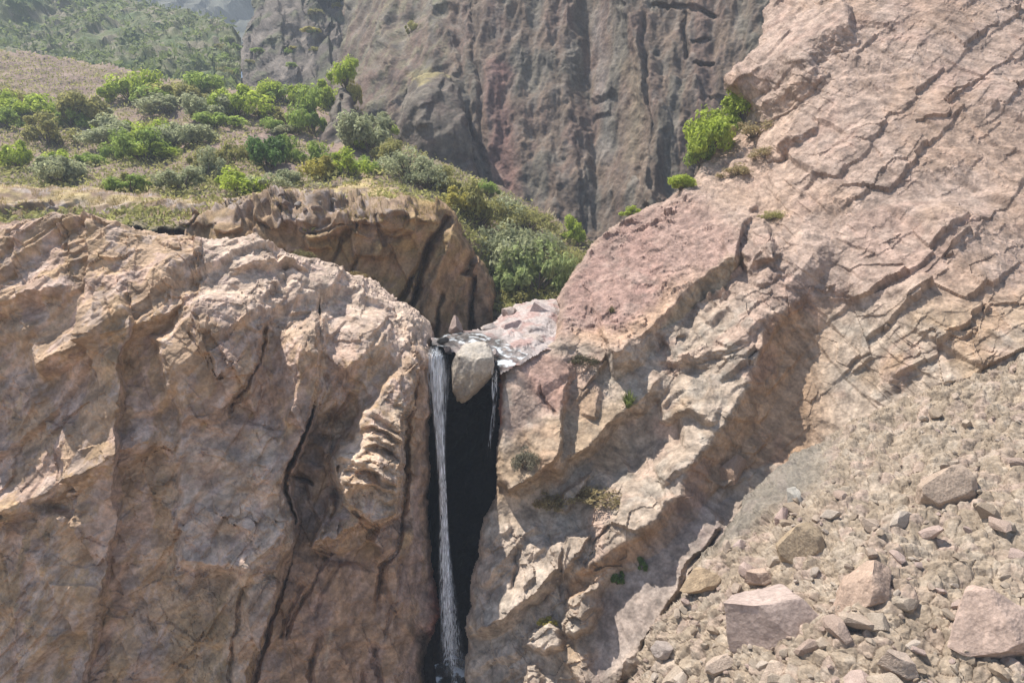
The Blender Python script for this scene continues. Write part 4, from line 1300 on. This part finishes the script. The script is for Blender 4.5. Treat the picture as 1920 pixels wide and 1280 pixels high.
PL = [
    # upper left slope
    (Fm, 442, 222, 75, 72, BRIGHT, "bright green bush with a dark hollow at the left edge of the scrub slope", "bush"),
    (Fm, 500, 192, 50, 42, BRIGHT, "left bush of the bright row along the top of the scrub slope", "bush"),
    (Fm, 532, 194, 50, 38, GREEN, "middle bush of the bright row along the top of the scrub slope", "bush"),
    (Fm, 562, 198, 48, 40, BRIGHT, "right bush of the bright row along the top of the scrub slope", "bush"),
    (Fm, 590, 250, 62, 80, GREEN, "tall green bush left of the narrow rock pillar, the lower one of the pair", "bush"),
    (Fm, 615, 205, 55, 62, BRIGHT, "tall green bush left of the narrow rock pillar, the upper one of the pair", "bush"),
    (Km, 650, 166, 46, 52, BRIGHT, "yellow green bush on top of the narrow rock pillar", "bush"),
    (Km, 664, 196, 22, 45, YEL, "slim yellowish bush clinging to the right side of the narrow rock pillar", "bush"),
    (Fm, 510, 316, 62, 60, DKG, "rounded dark green bush with sunlit crown in the middle of the stony slope", "bush"),
    (Fm, 536, 300, 44, 48, GREEN, "green bush touching the right side of the rounded dark bush", "bush"),
    (Fm, 468, 298, 42, 42, OLIVE, "olive bush just left of the rounded dark bush", "bush"),
    (Fm, 434, 308, 36, 40, OLIVE, "olive bush at the left edge below the bright green one", "bush"),
    (Fm, 510, 246, 34, 26, GREEN, "small low green bush alone in the middle of the bare slope", "bush"),
    (Fm, 545, 232, 52, 20, OLIVE, "flat olive cushion bush on the bare slope", "bush"),
    (Fm, 515, 218, 46, 18, OLIVE, "upper flat olive cushion bush on the bare slope", "bush"),
    (Fm, 540, 252, 40, 16, SAGE, "flat grey green cushion bush just below the flat olive one", "bush"),
    (Fm, 450, 366, 66, 48, BRIGHT, "bright green bush above the dark rubble at the left edge", "bush"),
    (Fm, 500, 360, 60, 40, SAGE, "pale sage bush beside the bright green bush at the left edge", "bush"),
    (Fm, 538, 352, 40, 30, SAGE, "smaller sage bush above the dark rubble of the ochre cliff top", "bush"),
    (Fm, 590, 306, 48, 40, GREEN, "green bush at the upper end of the yellow green thicket", "bush"),
    (Fm, 612, 332, 62, 46, YEL, "yellow green bush, left of the thicket above the grassy cliff top", "bush"),
    (Fm, 652, 332, 56, 44, BRIGHT, "bright bush in the middle of the thicket above the grassy cliff top", "bush"),
    (Fm, 682, 322, 40, 34, GREEN, "rounded green bush at the right end of the thicket above the grassy cliff top", "bush"),
    (Fm, 692, 284, 88, 72, SAGE, "large grey sage bush right of the narrow rock pillar", "bush"),
    (Fm, 662, 282, 34, 30, BRIGHT, "small bright bush under the large grey sage bush", "bush"),
    (Fm, 728, 242, 26, 28, BRIGHT, "small bright bush at the left foot of the rounded rock knob", "bush"),
    (Fm, 732, 306, 46, 42, OLIVE, "olive bush below the rounded rock knob", "bush"),
    (Fm, 765, 338, 76, 58, SAGE, "sage bush at the upper end of the gully", "loose"),
    (Fm, 800, 352, 60, 50, SAGE, "second sage bush from the upper end of the gully", "loose"),
    (Fm, 842, 358, 52, 44, OLIVE, "olive bush at the top of the gully beside the big wall", "bush"),
    (Fm, 862, 396, 62, 56, YEL, "yellowish bush at the corner of the ochre cliff top", "bush"),
    (Fm, 900, 420, 66, 76, OLIVE, "dark olive bush right of the yellowish bush in the gully", "bush"),
    (Fm, 912, 362, 34, 30, GREEN, "small green bush at the upper rim of the gully", "bush"),
    (Fm, 950, 410, 66, 50, SAGE, "pale sage bush high on the rim of the gully", "loose"),
    (Fm, 985, 435, 70, 52, OLIVE, "olive shrub below the pale sage one on the rim of the gully", "loose"),
    (Fm, 925, 470, 56, 60, SAGE, "grey sage bush against the right end of the ochre cliff block", "loose"),
    (Fm, 955, 520, 88, 92, SAGE, "big sage green bush in the gully, left of the two above the stream", "bush"),
    (Fm, 1005, 545, 98, 112, (0.37, 0.43, 0.18), "largest green bush in the gully, right of the two above the stream", "bush"),
    (Fm, 1020, 470, 60, 54, SAGE, "pale shrub above the largest green bush in the gully", "loose"),
    (Fm, 1068, 452, 44, 48, BRIGHT, "bright green bush on the right rim of the gully against the dark wall", "bush"),
    (Fm, 1070, 500, 46, 36, OLIVE, "olive shrub beside the upper edge of the pink slab", "loose"),
    (Fm, 965, 560, 60, 36, OLIVE, "low olive shrub at the foot of the gully by the stream", "loose"),
    # right
    (Rm, 1330, 300, 66, 92, BRIGHT, "large bright green bush on the upper edge of the right rock mass", "bush"),
    (Rm, 1312, 318, 46, 58, GREEN, "green bush at the lower left side of the large bright green bush on the right", "bush"),
    (Rm, 1376, 246, 50, 52, BRIGHT, "bright green bush touching the lower left of the highest one on the right rock mass", "bush"),
    (Rm, 1352, 262, 58, 62, BRIGHT, "bright green bush between the largest and the highest on the right rock mass", "bush"),
    (Rm, 1398, 228, 62, 58, BRIGHT, "highest bright green bush under the jutting rock at upper right", "bush"),
    (Rm, 1420, 262, 60, 36, DRY, "dry brown shrub below the highest bright green bush", "loose"),
    (Rm, 1278, 362, 44, 30, BRIGHT, "low bright green bush on the skyline edge of the right rock mass", "bush"),
    (Rm, 1186, 406, 28, 17, BRIGHT, "tiny bright green plant on the top edge of the pink slab", "bush"),
    (Rm, 1450, 418, 30, 22, OLIVE, "small grey green shrub beside the dark rib on the right", "loose"),
    (Rm, 1385, 340, 46, 26, DRY, "dry straw shrub on the broken rock below the bright bushes", "loose"),
    (Rm, 1440, 300, 40, 24, DRY, "dry straw shrub near the right edge above the pink slab", "loose"),
    (Rm, 1178, 764, 36, 40, (0.2, 0.24, 0.07), "spiky green grass tuft on the ledge right of the fin", "tuft"),
    (Rm, 1148, 592, 18, 18, (0.17, 0.15, 0.07), "small dry tuft growing on the orange lip of the pink slab", "tuft"),
    (Rm, 1118, 942, 72, 34, DRY, "wide dry shrub on the ledge among the lower blocks", "loose"),
    (Rm, 1032, 950, 46, 38, DRY, "dry pale shrub left of the wide dry one among the lower blocks", "loose"),
    (Rm, 988, 880, 40, 46, (0.26, 0.24, 0.17), "sparse grey dry shrub on the lower part of the fin", "loose"),
    (Rm, 1158, 1092, 24, 26, DKG, "dark green plant under the rust overhang, the lower left of two", "bush"),
    (Rm, 1198, 1066, 24, 24, DKG, "dark green plant under the rust overhang, the upper right of two", "bush"),
    (Rm, 1032, 1168, 26, 18, YEL, "yellow green plant on the lump of rock near the bottom", "bush"),
    (Rm, 1084, 690, 44, 22, (0.12, 0.11, 0.06), "dark dry shrub in the seam below the orange lip", "loose"),
    (Dm, 776, 66, 20, 22, OLIVE, "small olive bush high on the big shaded wall", "bush"),
    (L, 562, 484, 36, 16, (0.2, 0.18, 0.08), "low straw shrub on the crest of the left rock wall", "loose"),
    (L, 655, 522, 40, 14, (0.26, 0.2, 0.09), "dry straw shrub on the sunlit shoulder of the left rock wall", "loose"),
]
for i, (m, px, py, w, h, colr, lab, kind) in enumerate(PL):
    plant(m, px, py, w, h, colr, lab, kind, v=i)
rs = np.random.default_rng(21)
for i in range(44):
    px, py = rs.uniform(-20, 400), rs.uniform(190, 370)
    plant(Fm, px, py, rs.uniform(40, 80), rs.uniform(30, 60), [BRIGHT, GREEN, OLIVE, SAGE][i % 4], "green bush on the slope beyond the left edge of the bare stony patch", "bush", "bushes further left on the scrub slope", i)
for i in range(12):
    px, py = rs.uniform(418, 456), rs.uniform(75, 170)
    plant(Hm, px, py, rs.uniform(14, 26), rs.uniform(10, 20), [GREEN, OLIVE, SAGE][i % 3], "small hazy bush on the far green shoulder", "bush", "hazy bushes on the far shoulder", i)
for i in range(14):
    px, py = rs.uniform(470, 700), rs.uniform(5, 150)
    plant(Gm, px, py, rs.uniform(10, 22), rs.uniform(8, 15), [OLIVE, YEL, GREEN][i % 3], "tiny hazy bush on the craggy ridge left of the tall wall", "bush", "tiny bushes on the craggy ridge", i)

# dry grass on the cliff top: nobody could count it
V, F = [], []
cand = np.nonzero((B.sd > 3) & (B.py < 425) & (B.px > -60) & (B.px < 850))[0]
gn = fbm(B.P[cand] / 1.2, 3, 61)
cand = cand[gn > -0.05]
for i in rs.choice(cand, 6500):
    p = B.P[i]
    a = rs.uniform(0, 6.28); h = rs.uniform(0.1, 0.28); w = 0.018
    s = np.array([math.cos(a), math.sin(a), 0]) * w
    tip = p + np.array([rs.normal() * .08, rs.normal() * .08, h])
    k = len(V)
    V += [p - s - [0, 0, .03], p + s - [0, 0, .03], tip]
    F.append((k, k + 1, k + 2))
g = link_mesh("grass", V, F, M_LEAF)
g.color = (0.36, 0.28, 0.11, 1)
tag(g, "dry yellow grass on top of the ochre cliff block", "grass", kind="stuff")

# low herbs over the gully and the slope: nobody could count them
V, F = [], []
gmask = fbm(Fm.P / 4.0, 3, 63)
wgt = np.where(Fm.px > 700, gmask > -0.35, gmask > 0.02) | ((Fm.py > 318) & (gmask > -0.2)) | ((Fm.px < 420) & (gmask > -0.5))
cand = np.nonzero(wgt & (Fm.sd > 4) & (Fm.py > 60))[0]
for i in rs.choice(cand, 46000):
    p = Fm.P[i] + np.array([0, 0, rs.uniform(0.0, 0.6)])
    a, b = rs.normal(size=3), rs.normal(size=3)
    a /= np.linalg.norm(a); b /= np.linalg.norm(b)
    w = rs.uniform(0.08, 0.24)
    k = len(V)
    V += [p - a * w, p + b * w * .5, p + a * w, p - b * w * .5]
    F.append((k, k + 1, k + 2, k + 3))
g = link_mesh("ground_cover", V, F, M_LEAF)
g.color = (0.38, 0.37, 0.14, 1)
tag(g, "low olive herbs covering the gully and the stony slope", "ground cover", kind="stuff")

V, F = [], []
gmask = fbm(Hm.P / 9.0, 3, 64)
cand = np.nonzero((gmask > -0.15) & (Hm.sd > 4) & (Hm.py > -20))[0]
for i in rs.choice(cand, 9000):
    p = Hm.P[i] + np.array([0, 0, rs.uniform(0.0, 1.2)])
    a, b = rs.normal(size=3), rs.normal(size=3)
    a /= np.linalg.norm(a); b /= np.linalg.norm(b)
    w = rs.uniform(0.3, 0.8)
    k = len(V)
    V += [p - a * w, p + b * w * .5, p + a * w, p - b * w * .5]
    F.append((k, k + 1, k + 2, k + 3))
g = link_mesh("ground_cover", V, F, M_LEAF)
g.color = (0.2, 0.24, 0.09, 1)
tag(g, "hazy green scrub covering the far left shoulder", "ground cover", kind="stuff")

# ================================================================== LIGHT
SUN_DIR = Vector((-0.42, 0.11, 0.89)).normalized()
elev = math.asin(SUN_DIR.z)
azim = math.atan2(SUN_DIR.x, SUN_DIR.y)
sd_ = bpy.data.lights.new("sun", "SUN")
sd_.energy = 5.0; sd_.angle = R(0.5); sd_.color = (1.0, 0.955, 0.885)
sun = bpy.data.objects.new("sun", sd_); COL.objects.link(sun)
sun.rotation_euler = SUN_DIR.to_track_quat("Z", "Y").to_euler()
w = bpy.data.worlds.new("World"); scene.world = w; w.use_nodes = True
nt = w.node_tree
sky = nt.nodes.new("ShaderNodeTexSky"); sky.sky_type = "NISHITA"; sky.sun_disc = False
sky.sun_elevation = elev; sky.sun_rotation = azim
nt.links.new(sky.outputs[0], nt.nodes["Background"].inputs[0])
nt.nodes["Background"].inputs[1].default_value = 0.075

# haze
hz = bpy.data.meshes.new("haze")
x0, x1, y0, y1, z0, z1 = -700, 700, -20, 760, -25, 420
hv = [(x, y, z) for z in (z0, z1) for y in (y0, y1) for x in (x0, x1)]
hz.from_pydata(hv, [], [(0, 2, 3, 1), (4, 5, 7, 6), (0, 1, 5, 4), (2, 6, 7, 3), (0, 4, 6, 2), (1, 3, 7, 5)])
hm = bpy.data.materials.new("haze"); hm.use_nodes = True
hn = hm.node_tree
hn.nodes.clear()
ho = hn.nodes.new("ShaderNodeOutputMaterial"); hp = hn.nodes.new("ShaderNodeVolumePrincipled")
hp.inputs["Color"].default_value = (0.76, 0.86, 1.0, 1); hp.inputs["Density"].default_value = 0.0012
hn.links.new(hp.outputs[0], ho.inputs["Volume"])
hz.materials.append(hm)
HAZE = True
if HAZE:
    ho_ = bpy.data.objects.new("haze", hz); COL.objects.link(ho_)
    tag(ho_, "pale blue haze filling the canyon", "haze", kind="stuff")

scene.view_settings.view_transform = "Standard"
scene.view_settings.look = "None"
scene.view_settings.exposure = 1.2
scene.view_settings.gamma = 1.0
scene.render.film_transparent = False
scene.cycles.use_denoising = True
scene.cycles.volume_bounces = 0
scene.cycles.max_bounces = 8
scene.cycles.diffuse_bounces = 6
scene.cycles.transparent_max_bounces = 24
